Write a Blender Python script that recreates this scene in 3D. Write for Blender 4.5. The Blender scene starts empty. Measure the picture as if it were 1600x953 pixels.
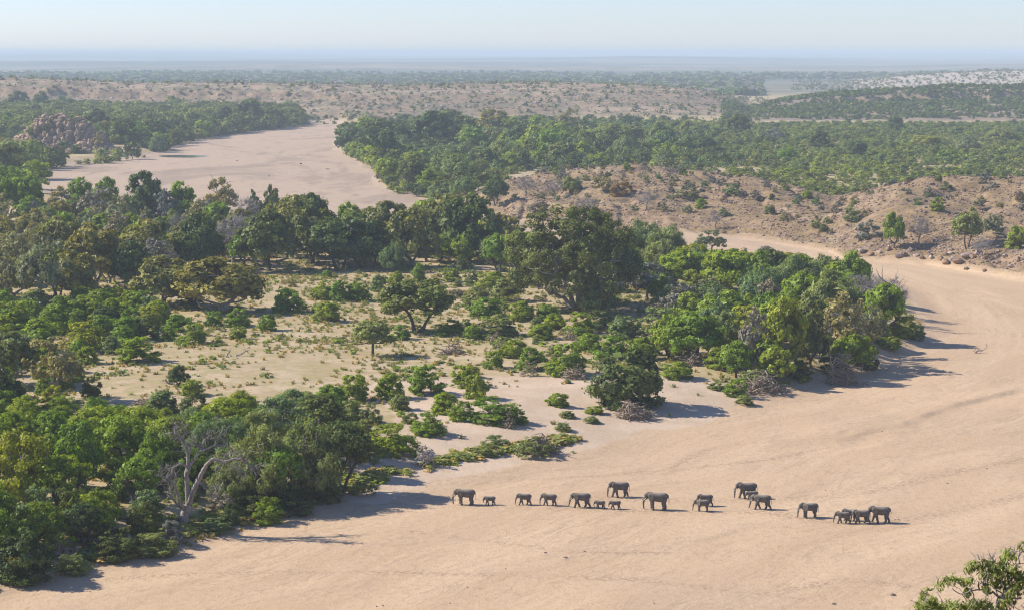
import bpy, bmesh, math, random
import numpy as np
from mathutils import Vector, Matrix

scene = bpy.context.scene
# ------------------------------------------------------------------ camera
CAMZ = 67.0
FPX = 3111.0                     # focal length in pixels of the 1600 px wide photograph (70 mm lens)
PITCH = math.atan((476.5 - 84.0) / FPX)
cam = bpy.data.cameras.new('camera')
cam.sensor_width = 36.0
cam.lens = 36.0 * FPX / 1600.0
cam.clip_start = 0.5
cam.clip_end = 120000.0
camo = bpy.data.objects.new('camera', cam)
camo.location = (0, 0, CAMZ)
camo.rotation_euler = (math.pi / 2 - PITCH, 0, 0)
scene.collection.objects.link(camo)
scene.camera = camo

# ------------------------------------------------------------------ sky, sun, exposure
SUN_EL = math.radians(36)
SUN_BACK = math.radians(12)      # how far the sun stands beyond square left
SUN_DIR = Vector((-math.cos(SUN_BACK) * math.cos(SUN_EL), math.sin(SUN_BACK) * math.cos(SUN_EL), math.sin(SUN_EL)))
world = bpy.data.worlds.new('World')
scene.world = world
world.use_nodes = True
nt = world.node_tree
for n in list(nt.nodes):
    nt.nodes.remove(n)
sky = nt.nodes.new('ShaderNodeTexSky')
sky.sky_type = 'NISHITA'
sky.sun_disc = False
sky.sun_elevation = SUN_EL
sky.sun_rotation = math.atan2(SUN_DIR.x, SUN_DIR.y)
sky.altitude = 500
sky.air_density = 1.0
sky.dust_density = 0.25
sky.ozone_density = 2.0
bg = nt.nodes.new('ShaderNodeBackground')
bg.inputs['Strength'].default_value = 0.090
wo = nt.nodes.new('ShaderNodeOutputWorld')
hue = nt.nodes.new('ShaderNodeMix'); hue.data_type = 'RGBA'; hue.blend_type = 'MULTIPLY'
hue.inputs[0].default_value = 1.0
hue.inputs[7].default_value = (0.845, 0.94, 1.30, 1)      # the winter air's bluer tone
nt.links.new(sky.outputs[0], hue.inputs[6])
nt.links.new(hue.outputs[2], bg.inputs[0])
nt.links.new(bg.outputs[0], wo.inputs[0])
sl = bpy.data.lights.new('sun', 'SUN')
sl.energy = 5.0
sl.angle = math.radians(0.53)
sl.color = (1.0, 0.94, 0.85)
so = bpy.data.objects.new('sun', sl)
so.rotation_euler = SUN_DIR.to_track_quat('Z', 'Y').to_euler()
so.location = (-300, 300, 400)
scene.collection.objects.link(so)
scene.view_settings.view_transform = 'Standard'
scene.view_settings.look = 'None'
scene.view_settings.exposure = 0.60
scene.view_settings.gamma = 1.0
scene.view_settings.use_curve_mapping = False
scene.cycles.use_denoising = True
scene.cycles.filter_width = 1.15
scene.cycles.max_bounces = 5
scene.cycles.diffuse_bounces = 2
scene.cycles.transmission_bounces = 3
scene.cycles.volume_bounces = 1
scene.cycles.caustics_reflective = False
scene.cycles.caustics_refractive = False

# ------------------------------------------------------------------ helpers
RNG = np.random.default_rng(7)
CP, SP = math.cos(PITCH), math.sin(PITCH)

def ray(px, py):
    px = np.asarray(px, float); py = np.asarray(py, float)
    a = px - 800.0; b = 476.5 - py
    return np.stack([a, FPX * CP + b * SP, -FPX * SP + b * CP], -1)

def G(px, py, z=0.0):
    r = ray(px, py)
    t = (CAMZ - z) / -r[..., 2]
    return np.stack([r[..., 0] * t, r[..., 1] * t], -1)

def project(p):
    p = np.asarray(p, float)
    x = p[..., 0]; y = p[..., 1]; z = p[..., 2] - CAMZ
    d = y * CP - z * SP
    u = y * SP + z * CP
    return np.stack([800 + FPX * x / d, 476.5 - FPX * u / d, d], -1)

def smooth(a, b, x):
    t = np.clip((x - a) / (b - a), 0, 1)
    return t * t * (3 - 2 * t)

_perm = np.random.default_rng(3).permutation(4096)
_grad = np.random.default_rng(4).uniform(0, 2 * np.pi, 4096)
_gx, _gy = np.cos(_grad), np.sin(_grad)

def perlin(x, y):
    xi = np.floor(x).astype(np.int64); yi = np.floor(y).astype(np.int64)
    xf = x - xi; yf = y - yi
    u = xf * xf * xf * (xf * (xf * 6 - 15) + 10); v = yf * yf * yf * (yf * (yf * 6 - 15) + 10)
    def g(ix, iy, dx, dy):
        h = _perm[(_perm[ix & 4095] + iy) & 4095]
        return _gx[h] * dx + _gy[h] * dy
    a = g(xi, yi, xf, yf); b = g(xi + 1, yi, xf - 1, yf)
    c = g(xi, yi + 1, xf, yf - 1); d = g(xi + 1, yi + 1, xf - 1, yf - 1)
    return (a + u * (b - a) + v * ((c + u * (d - c)) - (a + u * (b - a)))) * 1.5

def fbm(x, y, octv=4):
    s = 0; a = 0.5
    for i in range(octv):
        s = s + a * perlin(x * 2 ** i + 17.3 * i, y * 2 ** i - 9.1 * i)
        a *= 0.5
    return s

def sdpoly(px, py, poly):
    """signed distance, negative inside"""
    px = np.asarray(px, float); py = np.asarray(py, float)
    d = np.full(px.shape, 1e18); inside = np.zeros(px.shape, bool)
    n = len(poly)
    for i in range(n):
        ax, ay = poly[i]; bx, by = poly[(i + 1) % n]
        ex, ey = bx - ax, by - ay
        t = np.clip(((px - ax) * ex + (py - ay) * ey) / (ex * ex + ey * ey + 1e-12), 0, 1)
        d = np.minimum(d, (px - ax - t * ex) ** 2 + (py - ay - t * ey) ** 2)
        if ay != by:
            c = ((ay > py) != (by > py)) & (px < (bx - ax) * (py - ay) / (by - ay) + ax)
            inside ^= c
    d = np.sqrt(d)
    return np.where(inside, -d, d)

def P2W(pts, z=0.0):
    return [tuple(G(a, b, z)) for a, b in pts]

# ------------------------------------------------------------------ the lie of the land
BED = P2W([(-500, 1090), (-200, 985), (0, 916), (60, 897), (150, 880), (240, 862), (290, 843), (335, 826), (420, 804), (490, 790),
           (560, 766), (620, 750), (720, 725), (780, 712), (860, 706), (900, 692), (1000, 657), (1100, 641), (1200, 622),
           (1280, 598), (1340, 578), (1420, 545), (1448, 518), (1440, 485), (1400, 450), (1340, 425), (1250, 408), (1150, 402),
           (1000, 392), (800, 374), (650, 366), (520, 362), (400, 356), (250, 342), (120, 318), (40, 292), (50, 268),
           (110, 256), (170, 250), (235, 241), (255, 224), (330, 212), (400, 203), (470, 196), (487, 188), (500, 184.5), (527, 184.5),
           (530, 200), (527, 236), (568, 250), (590, 275), (600, 292), (650, 302), (720, 318), (800, 338), (900, 351), (1040, 358),
           (1160, 366), (1300, 386), (1330, 399), (1450, 406), (1600, 431), (1800, 462), (2300, 560), (3200, 760)]) + [(420, 60), (-260, 60)]
PALE = P2W([(560, 612), (640, 596), (760, 590), (930, 592), (1060, 588), (1190, 602), (1090, 640), (990, 655), (890, 688), (780, 708),
            (650, 735), (590, 760), (570, 720), (640, 690), (640, 650)], 2.3)
OPEN = P2W([(150, 560), (250, 530), (420, 500), (560, 440), (800, 440), (900, 500), (880, 560), (760, 585), (560, 600), (400, 640), (150, 640), (130, 600)], 2.4)

def hill_table(foot, crest, tail):
    """foot/crest: (px, py) as seen; crest carries its own distance"""
    fx = np.array([p[0] for p in foot], float); fy = np.array([p[1] for p in foot], float)
    cx = np.array([p[0] for p in crest], float); cy = np.array([p[1] for p in crest], float); cd = np.array([p[2] for p in crest], float)
    u_f = (fx - 800) / FPX
    gf = G(fx, fy, 2.5)
    r = ray(cx, cy); k = cd / r[:, 1]
    cz = CAMZ + r[:, 2] * k
    u_c = r[:, 0] / r[:, 1]
    return u_f, gf[:, 1], u_c, cd, cz, tail

HD = hill_table([(600, 300), (740, 322), (800, 336), (900, 349), (1040, 356), (1160, 364), (1300, 384), (1330, 396), (1450, 403), (1600, 427), (1800, 458), (2200, 520)],
                [(700, 306, 830), (760, 296, 850), (850, 272, 905), (920, 263, 915), (1000, 258, 910), (1060, 268, 890), (1200, 284, 850), (1300, 317, 790),
                 (1360, 300, 770), (1400, 289, 760), (1480, 279, 770), (1600, 275, 775), (1800, 262, 800), (2200, 262, 800)], 140)
HE = hill_table([(-400, 170), (0, 176), (300, 178), (500, 183), (600, 190), (800, 186), (1000, 186), (1150, 184), (1200, 186)],
                [(-400, 120, 2450), (0, 122, 2450), (60, 124, 2450), (200, 131, 2450), (400, 131, 2450), (560, 134, 2450), (700, 134, 2450), (850, 130, 2450),
                 (1000, 134, 2450), (1080, 141, 2430), (1140, 156, 2400), (1175, 172, 2350), (1200, 186, 2300)], 750)
HF = hill_table([(1130, 188), (1170, 190), (1600, 192), (2300, 192)],
                [(1150, 184, 2150), (1180, 172, 2200), (1220, 160, 2230), (1300, 148, 2260), (1400, 143, 2270), (1480, 137, 2280), (1560, 137, 2280), (1700, 136, 2280), (2300, 138, 2280)], 700)
HG = hill_table([(1250, 141), (1600, 145), (2300, 145)],
                [(1270, 140, 4100), (1310, 136, 4150), (1400, 122, 4250), (1500, 115, 4300), (1700, 110, 4300), (2300, 112, 4300)], 1500)

def hill(X, Y, tab, prof, lo, hi):
    uf, yf, uc, yc, zc, tail = tab
    u = X / np.maximum(Y, 1)
    foot = np.interp(u, uf, yf); crest = np.interp(u, uc, yc); top = np.interp(u, uc, zc)
    ends = smooth(lo[0], lo[1], u) * (1 - smooth(hi[0], hi[1], u))
    t = (Y - foot) / np.maximum(crest - foot, 20)
    h = prof(np.clip(t, 0, 1)) * (1 - smooth(0, 1, (Y - crest) / tail))
    m = ((t > 0) & (Y < crest + tail)).astype(float)
    return np.maximum(top - 2.5, 0) * h * ends, smooth(0, .08, t) * (1 - smooth(0.2, 1.0, (Y - crest) / tail)) * ends * (np.maximum(top - 2.5, 0) > .5), t

SCARPS = [(P2W([(1390, 668), (1440, 651), (1500, 632), (1560, 617), (1640, 598)]), .34), (P2W([(1270, 693), (1340, 680), (1400, 664), (1440, 655)]), .28),
          (P2W([(1035, 864), (1085, 850), (1120, 838), (1190, 819)]), .2), (P2W([(1180, 700), (1260, 690), (1330, 672)]), .22),
          (P2W([(1490, 452), (1560, 460), (1640, 472)]), .35)]

def dense(line, m=10):
    P = np.array(line); Q = np.vstack([2 * P[0] - P[1], P, 2 * P[-1] - P[-2]]); out = []
    for i in range(len(P) - 1):
        a, b, c, d = Q[i:i + 4]
        for s in np.linspace(0, 1, m, endpoint=False):
            out.append(tuple(.5 * (2 * b + (c - a) * s + (2 * a - 5 * b + 4 * c - d) * s * s + (3 * b - a - 3 * c + d) * s ** 3)))
    return out + [tuple(P[-1])]
SCARPS = [(dense(l, 6), a * .62) for l, a in SCARPS]

def seg_prof(X, Y, line):
    best = np.full(X.shape, 1e9); side = np.zeros(X.shape); endf = np.zeros(X.shape)
    n = len(line) - 1
    for i in range(n):
        ax, ay = line[i]; bx, by = line[i + 1]
        ex, ey = bx - ax, by - ay; L2 = ex * ex + ey * ey
        t = np.clip(((X - ax) * ex + (Y - ay) * ey) / L2, 0, 1)
        dx, dy = X - ax - t * ex, Y - ay - t * ey
        d = np.sqrt(dx * dx + dy * dy)
        s = np.sign(ex * dy - ey * dx)
        k = d < best
        best = np.where(k, d, best); side = np.where(k, s, side); endf = np.where(k, (i + t) / n, endf)
    return best, side, endf

def terrain(X, Y, full=False):
    X = np.asarray(X, float); Y = np.asarray(Y, float)
    sd = sdpoly(X, Y, BED)
    near = Y < 3000
    wob = 2.2 * fbm(X / 22, Y / 22, 3) + 4 * fbm(X / 90 + 5, Y / 90, 2)
    s = sd + wob * smooth(0, 6, np.abs(sd))*0.6
    wid = 7 + 14 * smooth(-.15, .35, fbm(X / 130 + 3, Y / 130 - 7, 2)) + 22 * (1 - smooth(0, 25, sdpoly(X, Y, PALE)))
    land = smooth(-.5, 1, s / wid)
    z = 2.6 * land + 0.5 * fbm(X / 45, Y / 45, 3) * smooth(4, 25, sd)
    z = z + 0.07 * fbm(X / 30, Y / 18, 3) * (1 - land) + 0.05 * fbm(X / 4, Y / 4, 2) * smooth(1500, 400, Y)
    for ln, a in SCARPS:
        d, sg, e = seg_prof(X, Y, ln)
        q = d * sg
        z = z + a * np.tanh(q / .35) * np.exp(-(d / 9) ** 2) * smooth(0, .15, e) * (1 - smooth(.85, 1, e)) * np.clip(.55 + 2.0 * fbm(X / 11, Y / 11, 3), 0, 1.3)
    rag = fbm(X / 35, Y / 35, 4); rag2 = fbm(X / 9, Y / 9, 3)
    h1, m1, t1 = hill(X, Y, HD, lambda t: .90 * np.clip(t, 0, 1) ** 1.0 + .10 * smooth(0, .05, t), (-.07, -.01), (2, 3))
    z = z + h1 * (1 + .25 * rag * (1 - smooth(.8, 1, t1))) + m1 * (1.5 * rag + 1.0 * rag2 - 1.6 * np.exp(-(fbm(X / 40 + 9, Y / 90, 3) / .07) ** 2))
    cl = lambda t: .42 * smooth(0, .55, t) + .33 * smooth(.53, .64, t) + .25 * smooth(.6, 1, t)
    def pe(t):
        tt = np.clip(t + .1 * rag + .03 * rag2, 0, 1) * (t > 0)
        lw = smooth(-.02, -.1, X / np.maximum(Y, 1)) * .8 + .2
        return lw * cl(tt) + (1 - lw) * t ** .8
    h2, m2, t2 = hill(X, Y, HE, pe, (-9, -8), (.128, .132))
    z = z + h2 + m2 * (1.6 * rag + 1.0 * rag2)
    def pf(t):
        tt = np.clip(t + .1 * rag, 0, 1) * (t > 0)
        return .62 * tt + .3 * smooth(.8, .92, tt) + .08 * smooth(.9, 1, tt)
    h3, m3, t3 = hill(X, Y, HF, pf, (.105, .112), (2, 3))
    z = z + h3 + m3 * (1.8 * rag + .8 * rag2)
    h4, m4, t4 = hill(X, Y, HG, lambda t: t ** .8, (.14, .16), (2, 3))
    z = z + h4 + m4 * 3 * rag
    # far plain
    far = smooth(3000, 9000, Y)
    z = z + far * (14 * fbm(X / 1800 + 3, Y / 2600, 4) + 6) + smooth(9000, 30000, Y) * 14
    z = z + 60 * np.exp(-((X + 4300) / 2300) ** 2) * np.exp(-((Y - 24000) / 3500) ** 2) + 55 * np.exp(-((X - 5600) / 2600) ** 2) * np.exp(-((Y - 26000) / 4000) ** 2)
    z = z + smooth(30000, 42000, Y) * 22
    for yc, wd, hh, sx in ((7400, 600, 20, 2600), (9800, 900, 26, 3600), (13500, 1500, 30, 5200), (19500, 2600, 34, 8000)):
        z = z + hh * np.clip(.55 + 1.5 * fbm(X / sx + yc, Y / 9000, 3), 0, 1.5) * np.exp(-((Y - yc + 900 * fbm(X / sx + 3, Y / 20000, 2)) / wd) ** 2)
    if full:
        return z, sd, land, np.clip(m1, 0, 1), np.clip(m2 + m4, 0, 1), np.clip(m3, 0, 1), t2
    return z

def ground(px, py):
    """world points where the sight lines through (px, py) meet the ground"""
    px = np.atleast_1d(np.asarray(px, float)); py = np.atleast_1d(np.asarray(py, float))
    r = ray(px, py); r = r / r[:, 1:2]
    ys = np.geomspace(150, 9000, 700)
    X = r[:, 0:1] * ys; Z = CAMZ + r[:, 2:3] * ys
    T = terrain(X, np.broadcast_to(ys, X.shape))
    below = Z < T
    i = np.argmax(below, 1); i = np.maximum(i, 1)
    k = np.arange(len(px))
    g0 = (Z - T)[k, i - 1]; g1 = (Z - T)[k, i]
    f = np.clip(g0 / (g0 - g1 + 1e-9), 0, 1)
    y = ys[i - 1] + f * (ys[i] - ys[i - 1])
    x = r[:, 0] * y
    return np.stack([x, y, terrain(x, y)], -1)

# ------------------------------------------------------------------ mesh helpers
def mesh_np(name, V, F, mats=(), midx=None, attrs=None, smooth_shade=False):
    """F: (n,k) int array of equal-sized faces, or a list of such arrays"""
    me = bpy.data.meshes.new(name)
    Fs = F if isinstance(F, (list, tuple)) else [F]
    Fs = [np.asarray(f, np.int32) for f in Fs if len(f)]
    V = np.asarray(V, np.float32)
    me.vertices.add(len(V)); me.vertices.foreach_set('co', V.ravel())
    nl = sum(f.size for f in Fs); nf = sum(len(f) for f in Fs)
    me.loops.add(nl); me.polygons.add(nf)
    me.loops.foreach_set('vertex_index', np.concatenate([f.ravel() for f in Fs]))
    tot = np.concatenate([np.full(len(f), f.shape[1], np.int32) for f in Fs])
    me.polygons.foreach_set('loop_start', np.concatenate([[0], np.cumsum(tot)[:-1]]).astype(np.int32))
    if midx is not None:
        me.polygons.foreach_set('material_index', np.asarray(midx, np.int32))
    me.polygons.foreach_set('use_smooth', np.full(nf, smooth_shade))
    for k, a in (attrs or {}).items():
        at = me.attributes.new(k, 'FLOAT', 'POINT')
        at.data.foreach_set('value', np.asarray(a, np.float32))
    for m in mats:
        me.materials.append(m)
    me.update(calc_edges=True)
    return me

def link(name, me, loc=(0, 0, 0), rz=0, sc=(1, 1, 1), parent=None):
    o = bpy.data.objects.new(name, me)
    scene.collection.objects.link(o)
    o.location = loc; o.rotation_euler = (0, 0, rz); o.scale = sc
    if parent is not None:
        o.parent = parent
    return o

def tag(o, label=None, cat=None, group=None, kind=None):
    if label: o['label'] = label
    if cat: o['category'] = cat
    if group: o['group'] = group
    if kind: o['kind'] = kind
    return o

def node_mat(name):
    m = bpy.data.materials.new(name); m.use_nodes = True
    t = m.node_tree
    for n in list(t.nodes): t.nodes.remove(n)
    out = t.nodes.new('ShaderNodeOutputMaterial')
    return m, t, out

class NB:
    """small node-tree builder"""
    def __init__(s, t): s.t = t
    def n(s, typ, **kw):
        n = s.t.nodes.new('ShaderNode' + typ)
        ins = kw.pop('ins', {})
        for k, v in kw.items(): setattr(n, k, v)
        for k, v in ins.items(): s.set(n.inputs[k], v)
        return n
    def set(s, sock, v):
        if hasattr(v, 'is_output') or isinstance(v, bpy.types.NodeSocket): s.t.links.new(v, sock)
        else: sock.default_value = v
    def math(s, op, a, b=0.0, c=None):
        n = s.n('Math', operation=op); s.set(n.inputs[0], a); s.set(n.inputs[1], b)
        if c is not None: s.set(n.inputs[2], c)
        return n.outputs[0]
    def mix(s, f, a, b, blend='MIX'):
        n = s.n('Mix', data_type='RGBA', blend_type=blend)
        s.set(n.inputs[0], f); s.set(n.inputs[6], a if not isinstance(a, tuple) else (*a[:3], 1)); s.set(n.inputs[7], b if not isinstance(b, tuple) else (*b[:3], 1))
        return n.outputs[2]
    def noise(s, vec, scale, detail=3, rough=.55, dist=0.0):
        n = s.n('TexNoise'); s.set(n.inputs['Vector'], vec); n.inputs['Scale'].default_value = scale
        n.inputs['Detail'].default_value = detail; n.inputs['Roughness'].default_value = rough; n.inputs['Distortion'].default_value = dist
        return n.outputs['Fac']
    def ramp(s, f, a, b):
        n = s.n('MapRange', clamp=True, interpolation_type='SMOOTHSTEP'); s.set(n.inputs[0], f)
        n.inputs[1].default_value = a; n.inputs[2].default_value = b
        return n.outputs[0]
    def attr(s, name): return s.n('Attribute', attribute_name=name).outputs['Fac']

# ------------------------------------------------------------------ ground material
def ground_material():
    m, t, out = node_mat('ground')
    b = NB(t)
    pos = b.n('NewGeometry').outputs['Position']
    sep = b.n('SeparateXYZ', ins={0: pos})
    sd = b.attr('bank_distance'); al = b.attr('along')
    fv = b.n('CombineXYZ'); b.set(fv.inputs[0], b.math('MULTIPLY', sd, .11)); b.set(fv.inputs[1], b.math('MULTIPLY', al, .018))
    streak = b.noise(fv.outputs[0], 1.0, 5, .6, .6)
    fv2 = b.n('CombineXYZ'); b.set(fv2.inputs[0], b.math('MULTIPLY', sd, .7)); b.set(fv2.inputs[1], b.math('MULTIPLY', al, .09))
    streak2 = b.noise(fv2.outputs[0], 1.0, 5, .65, .4)
    big = b.noise(pos, .012, 4); mid = b.noise(pos, .09, 5, .6); fine = b.noise(pos, .8, 5, .7); grit = b.noise(pos, 3.0, 3, .7)
    sand = b.mix(b.ramp(streak, .35, .68), (.475, .330, .196), (.56, .402, .245))
    sand = b.mix(b.ramp(streak2, .42, .75), sand, (.505, .355, .225))
    sand = b.mix(b.math('MULTIPLY', b.ramp(big, .5, .68), .55), sand, (.45, .325, .215))
    sand = b.mix(b.math('MULTIPLY', b.ramp(fine, .48, .66), .5), sand, (.385, .262, .165))
    sand = b.mix(b.math('MULTIPLY', b.ramp(b.attr('far_bed'), 0, 1), .75), sand, (.405, .305, .220))
    fm = b.n('Mapping'); fm.inputs['Scale'].default_value = (.016, .0055, 1.0); b.set(fm.inputs[0], pos)
    bars = b.noise(fm.outputs[0], 1.0, 6, .68, .8)
    sand = b.mix(b.math('MULTIPLY', b.math('MULTIPLY', b.ramp(bars, .50, .60), b.ramp(b.attr('far_bed'), 0, 1)), .75), sand, (.285, .215, .155))
    fm2 = b.n('Mapping'); fm2.inputs['Scale'].default_value = (.10, .028, 1.0); b.set(fm2.inputs[0], pos)
    sand = b.mix(b.math('MULTIPLY', b.math('MULTIPLY', b.ramp(b.noise(fm2.outputs[0], 1.0, 5, .7, .5), .54, .68), b.ramp(b.attr('far_bed'), 0, 1)), .6), sand, (.25, .185, .13))
    sand = b.mix(b.math('MULTIPLY', b.ramp(grit, .55, .68), .42), sand, (.28, .19, .12))
    sand = b.mix(b.math('MULTIPLY', b.math('MULTIPLY', b.ramp(b.noise(pos, 1.7, 2, .5), .66, .72), b.ramp(mid, .45, .62)), .55), sand, (.22, .145, .09))
    thin = b.math('ABSOLUTE', b.math('SUBTRACT', b.noise(fv.outputs[0], 2.6, 4, .6, 1.2), .5))
    sand = b.mix(b.math('MULTIPLY', b.math('MULTIPLY', b.ramp(thin, .030, .004), b.ramp(b.noise(pos, .05, 3), .42, .56)), .42), sand, (.33, .235, .145))
    tr = b.math('MULTIPLY', b.attr('trail'), b.ramp(b.noise(pos, 1.3, 3, .6), .44, .6))
    sand = b.mix(b.math('MULTIPLY', tr, .7), sand, (.26, .175, .11))
    soil = b.mix(b.ramp(mid, .38, .62), (.40, .295, .165), (.475, .365, .225))
    soil = b.mix(b.math('MULTIPLY', b.ramp(b.noise(pos, .25, 5, .65), .44, .60), .75), soil, (.33, .27, .115))
    soil = b.mix(b.math('MULTIPLY', b.ramp(fine, .5, .7), .5), soil, (.25, .18, .10))
    red = b.mix(b.ramp(mid, .35, .65), (.235, .156, .072), (.335, .235, .118))
    red = b.mix(b.math('MULTIPLY', b.ramp(b.noise(pos, .03, 5, .65), .52, .66), .75), red, (.40, .31, .175))
    red = b.mix(b.math('MULTIPLY', b.ramp(b.noise(pos, .45, 4, .7), .48, .6), .7), red, (.15, .10, .068))
    red = b.mix(b.math('MULTIPLY', b.ramp(fine, .5, .7), .4), red, (.2, .13, .09))
    far = b.mix(b.ramp(b.noise(pos, .004, 5, .65), .4, .6), (.245, .168, .100), (.345, .248, .155))
    far = b.mix(b.math('MULTIPLY', b.ramp(b.noise(pos, .03, 5, .7), .44, .58), .8), far, (.16, .14, .08))
    pv = b.n('Mapping'); pv.inputs['Scale'].default_value = (.35, 1.0, 1.0); b.set(pv.inputs[0], pos)
    plain = b.mix(b.ramp(b.noise(pv.outputs[0], .0009, 5, .62), .42, .62), (.12, .13, .085), (.30, .255, .185))
    plain = b.mix(b.math('MULTIPLY', b.ramp(b.noise(pos, .006, 4, .7), .45, .6), .6), plain, (.08, .10, .05))
    pale = b.mix(b.ramp(mid, .4, .6), (.47, .35, .235), (.535, .405, .28))
    pale = b.mix(b.math('MULTIPLY', b.ramp(fine, .54, .7), .3), pale, (.36, .26, .17))
    col = b.mix(b.ramp(b.math('ADD', b.attr('is_land'), b.math('MULTIPLY', b.math('SUBTRACT', mid, .5), .5)), .3, .7), sand, soil)
    col = b.mix(b.ramp(b.math('ADD', b.attr('pale_sand'), b.math('MULTIPLY', b.math('SUBTRACT', mid, .5), .9)), .35, .65), col, pale)
    col = b.mix(b.attr('red_slope'), col, red)
    col = b.mix(b.attr('ridge'), col, far)
    col = b.mix(b.math('MULTIPLY', b.attr('dark_ridge'), .8), col, (.23, .17, .125))
    col = b.mix(b.attr('pale_hill'), col, (.41, .335, .25))
    # bare rock faces of the cliffs and outcrops, by steepness
    nrm = b.n('NewGeometry').outputs['True Normal']
    nz = b.n('SeparateXYZ', ins={0: nrm}).outputs[2]
    rk = b.mix(b.ramp(b.noise(pos, .25, 5, .7), .35, .65), (.15, .100, .062), (.31, .215, .130))
    anyrock = b.math('MAXIMUM', b.attr('red_slope'), b.attr('ridge'))
    steep = b.math('MULTIPLY', b.ramp(nz, .955, .90), anyrock)
    col = b.mix(steep, col, rk)
    col = b.mix(b.attr('plain'), col, plain)
    bs = b.n('BsdfPrincipled'); b.set(bs.inputs['Base Color'], col); bs.inputs['Roughness'].default_value = .95
    bs.inputs['Specular IOR Level'].default_value = .12
    hsum = b.math('ADD', b.math('MULTIPLY', fine, .5), b.math('MULTIPLY', grit, .22))
    hsum = b.math('ADD', hsum, b.math('MULTIPLY', streak2, .12))
    bp = b.n('Bump'); bp.inputs['Strength'].default_value = .9; bp.inputs['Distance'].default_value = .32
    b.set(bp.inputs['Height'], hsum); b.set(bs.inputs['Normal'], bp.outputs[0])
    t.links.new(bs.outputs[0], out.inputs[0])
    return m
M_GROUND = ground_material()

TRAILS = [P2W(t) for t in ([(560, 786), (700, 790), (820, 791), (960, 797), (1100, 800), (1200, 800), (1300, 815), (1420, 812), (1620, 770), (1800, 740)], [(880, 777), (960, 778), (1080, 782), (1190, 779), (1330, 775), (1500, 735), (1700, 700)],
     [(150, 905), (330, 895), (560, 893), (800, 898), (1000, 905), (1250, 935)], [(640, 830), (760, 845), (900, 862), (1040, 864)], [(700, 745), (860, 748), (1040, 735), (1200, 718), (1330, 690)], [(1040, 735), (1110, 700), (1180, 690)], [(1180, 930), (1320, 905), (1420, 915)])]
def trails(x, y):
    m = np.zeros(len(x))
    for k, ln in enumerate(TRAILS):
        d, _, _ = seg_prof(x, y, ln)
        w = 1.5 if k < 2 else .9
        m = np.maximum(m, np.exp(-((d + .8 * fbm(x / 9, y / 9, 2)) / w) ** 2) * np.clip(.75 + 1.3 * fbm(x / 16 + k, y / 16, 3), 0, 1))
    return m

def build_ground():
    ys = [120.0]
    while ys[-1] < 56000:
        y = ys[-1]
        k = .0030 if y < 560 else (.0024 if y < 960 else (.0034 if y < 2700 else .008))
        ys.append(y * (1 + k))
    ys = np.array(ys)
    c = np.linspace(-1, 1, 561)
    us = .27 * c + .25 * c ** 5
    X = us[None, :] * (ys[:, None] + 70); Y = np.repeat(ys[:, None], len(us), 1)
    z, sd, land, mD, mE, mF, t2 = terrain(X.ravel(), Y.ravel(), True)
    x, y = X.ravel(), Y.ravel()
    n, k = X.shape
    i = (np.arange(n - 1)[:, None] * k + np.arange(k - 1)[None, :]).ravel()
    F = np.stack([i, i + 1, i + 1 + k, i + k], 1)
    pale = 1 - smooth(-3, 6, sdpoly(x, y, PALE) + 6 * fbm(x / 20, y / 20, 3))
    attrs = dict(bank_distance=sd, along=x * .68 + y * .73, is_land=smooth(-1.5, 5, sd), pale_sand=pale,
                 far_bed=smooth(560, 900, y), trail=trails(x, y), dark_ridge=mF * smooth(1800, 1950, y), red_slope=mD, ridge=np.clip(mE + mF, 0, 1) * smooth(1800, 1950, y), pale_hill=np.clip(mE, 0, 1) * smooth(3200, 3600, y), plain=smooth(2900, 3500, y) * (1 - np.clip(mE, 0, 1)))
    me = mesh_np('terrain', np.stack([x, y, z], 1), F, [M_GROUND], attrs=attrs, smooth_shade=True)
    tag(link('terrain', me), kind='structure')
    # the hillside under the camera, below the bottom edge of the picture
    gx = np.linspace(-260, 260, 90); gy = np.linspace(-160, 196, 80)
    X, Y = np.meshgrid(gx, gy)
    x, y = X.ravel(), Y.ravel()
    z = near_hill(x, y)
    n, k = X.shape
    i = (np.arange(n - 1)[:, None] * k + np.arange(k - 1)[None, :]).ravel()
    o = np.ones_like(x)
    attrs = dict(bank_distance=o * 30, along=x, is_land=o, pale_sand=o * 0, far_bed=o * 0, trail=o * 0, dark_ridge=o * 0, red_slope=o, ridge=o * 0, pale_hill=o * 0, plain=o * 0)
    me = mesh_np('hillside', np.stack([x, y, z], 1), np.stack([i, i + 1, i + 1 + k, i + k], 1), [M_GROUND], attrs=attrs, smooth_shade=True)
    tag(link('hillside', me), kind='structure')

def near_hill(x, y):
    p = np.interp(y, [-160, -6, 2, 60, 120, 170, 185, 200], [66, 65.4, 65.2, 42, 19, 2, -.6, -2.5])
    return p + .8 * fbm(x / 14, y / 14, 3) * smooth(190, 150, y) * smooth(0, 14, np.hypot(x, y)) - np.abs(x) * .06
build_ground()

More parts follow.
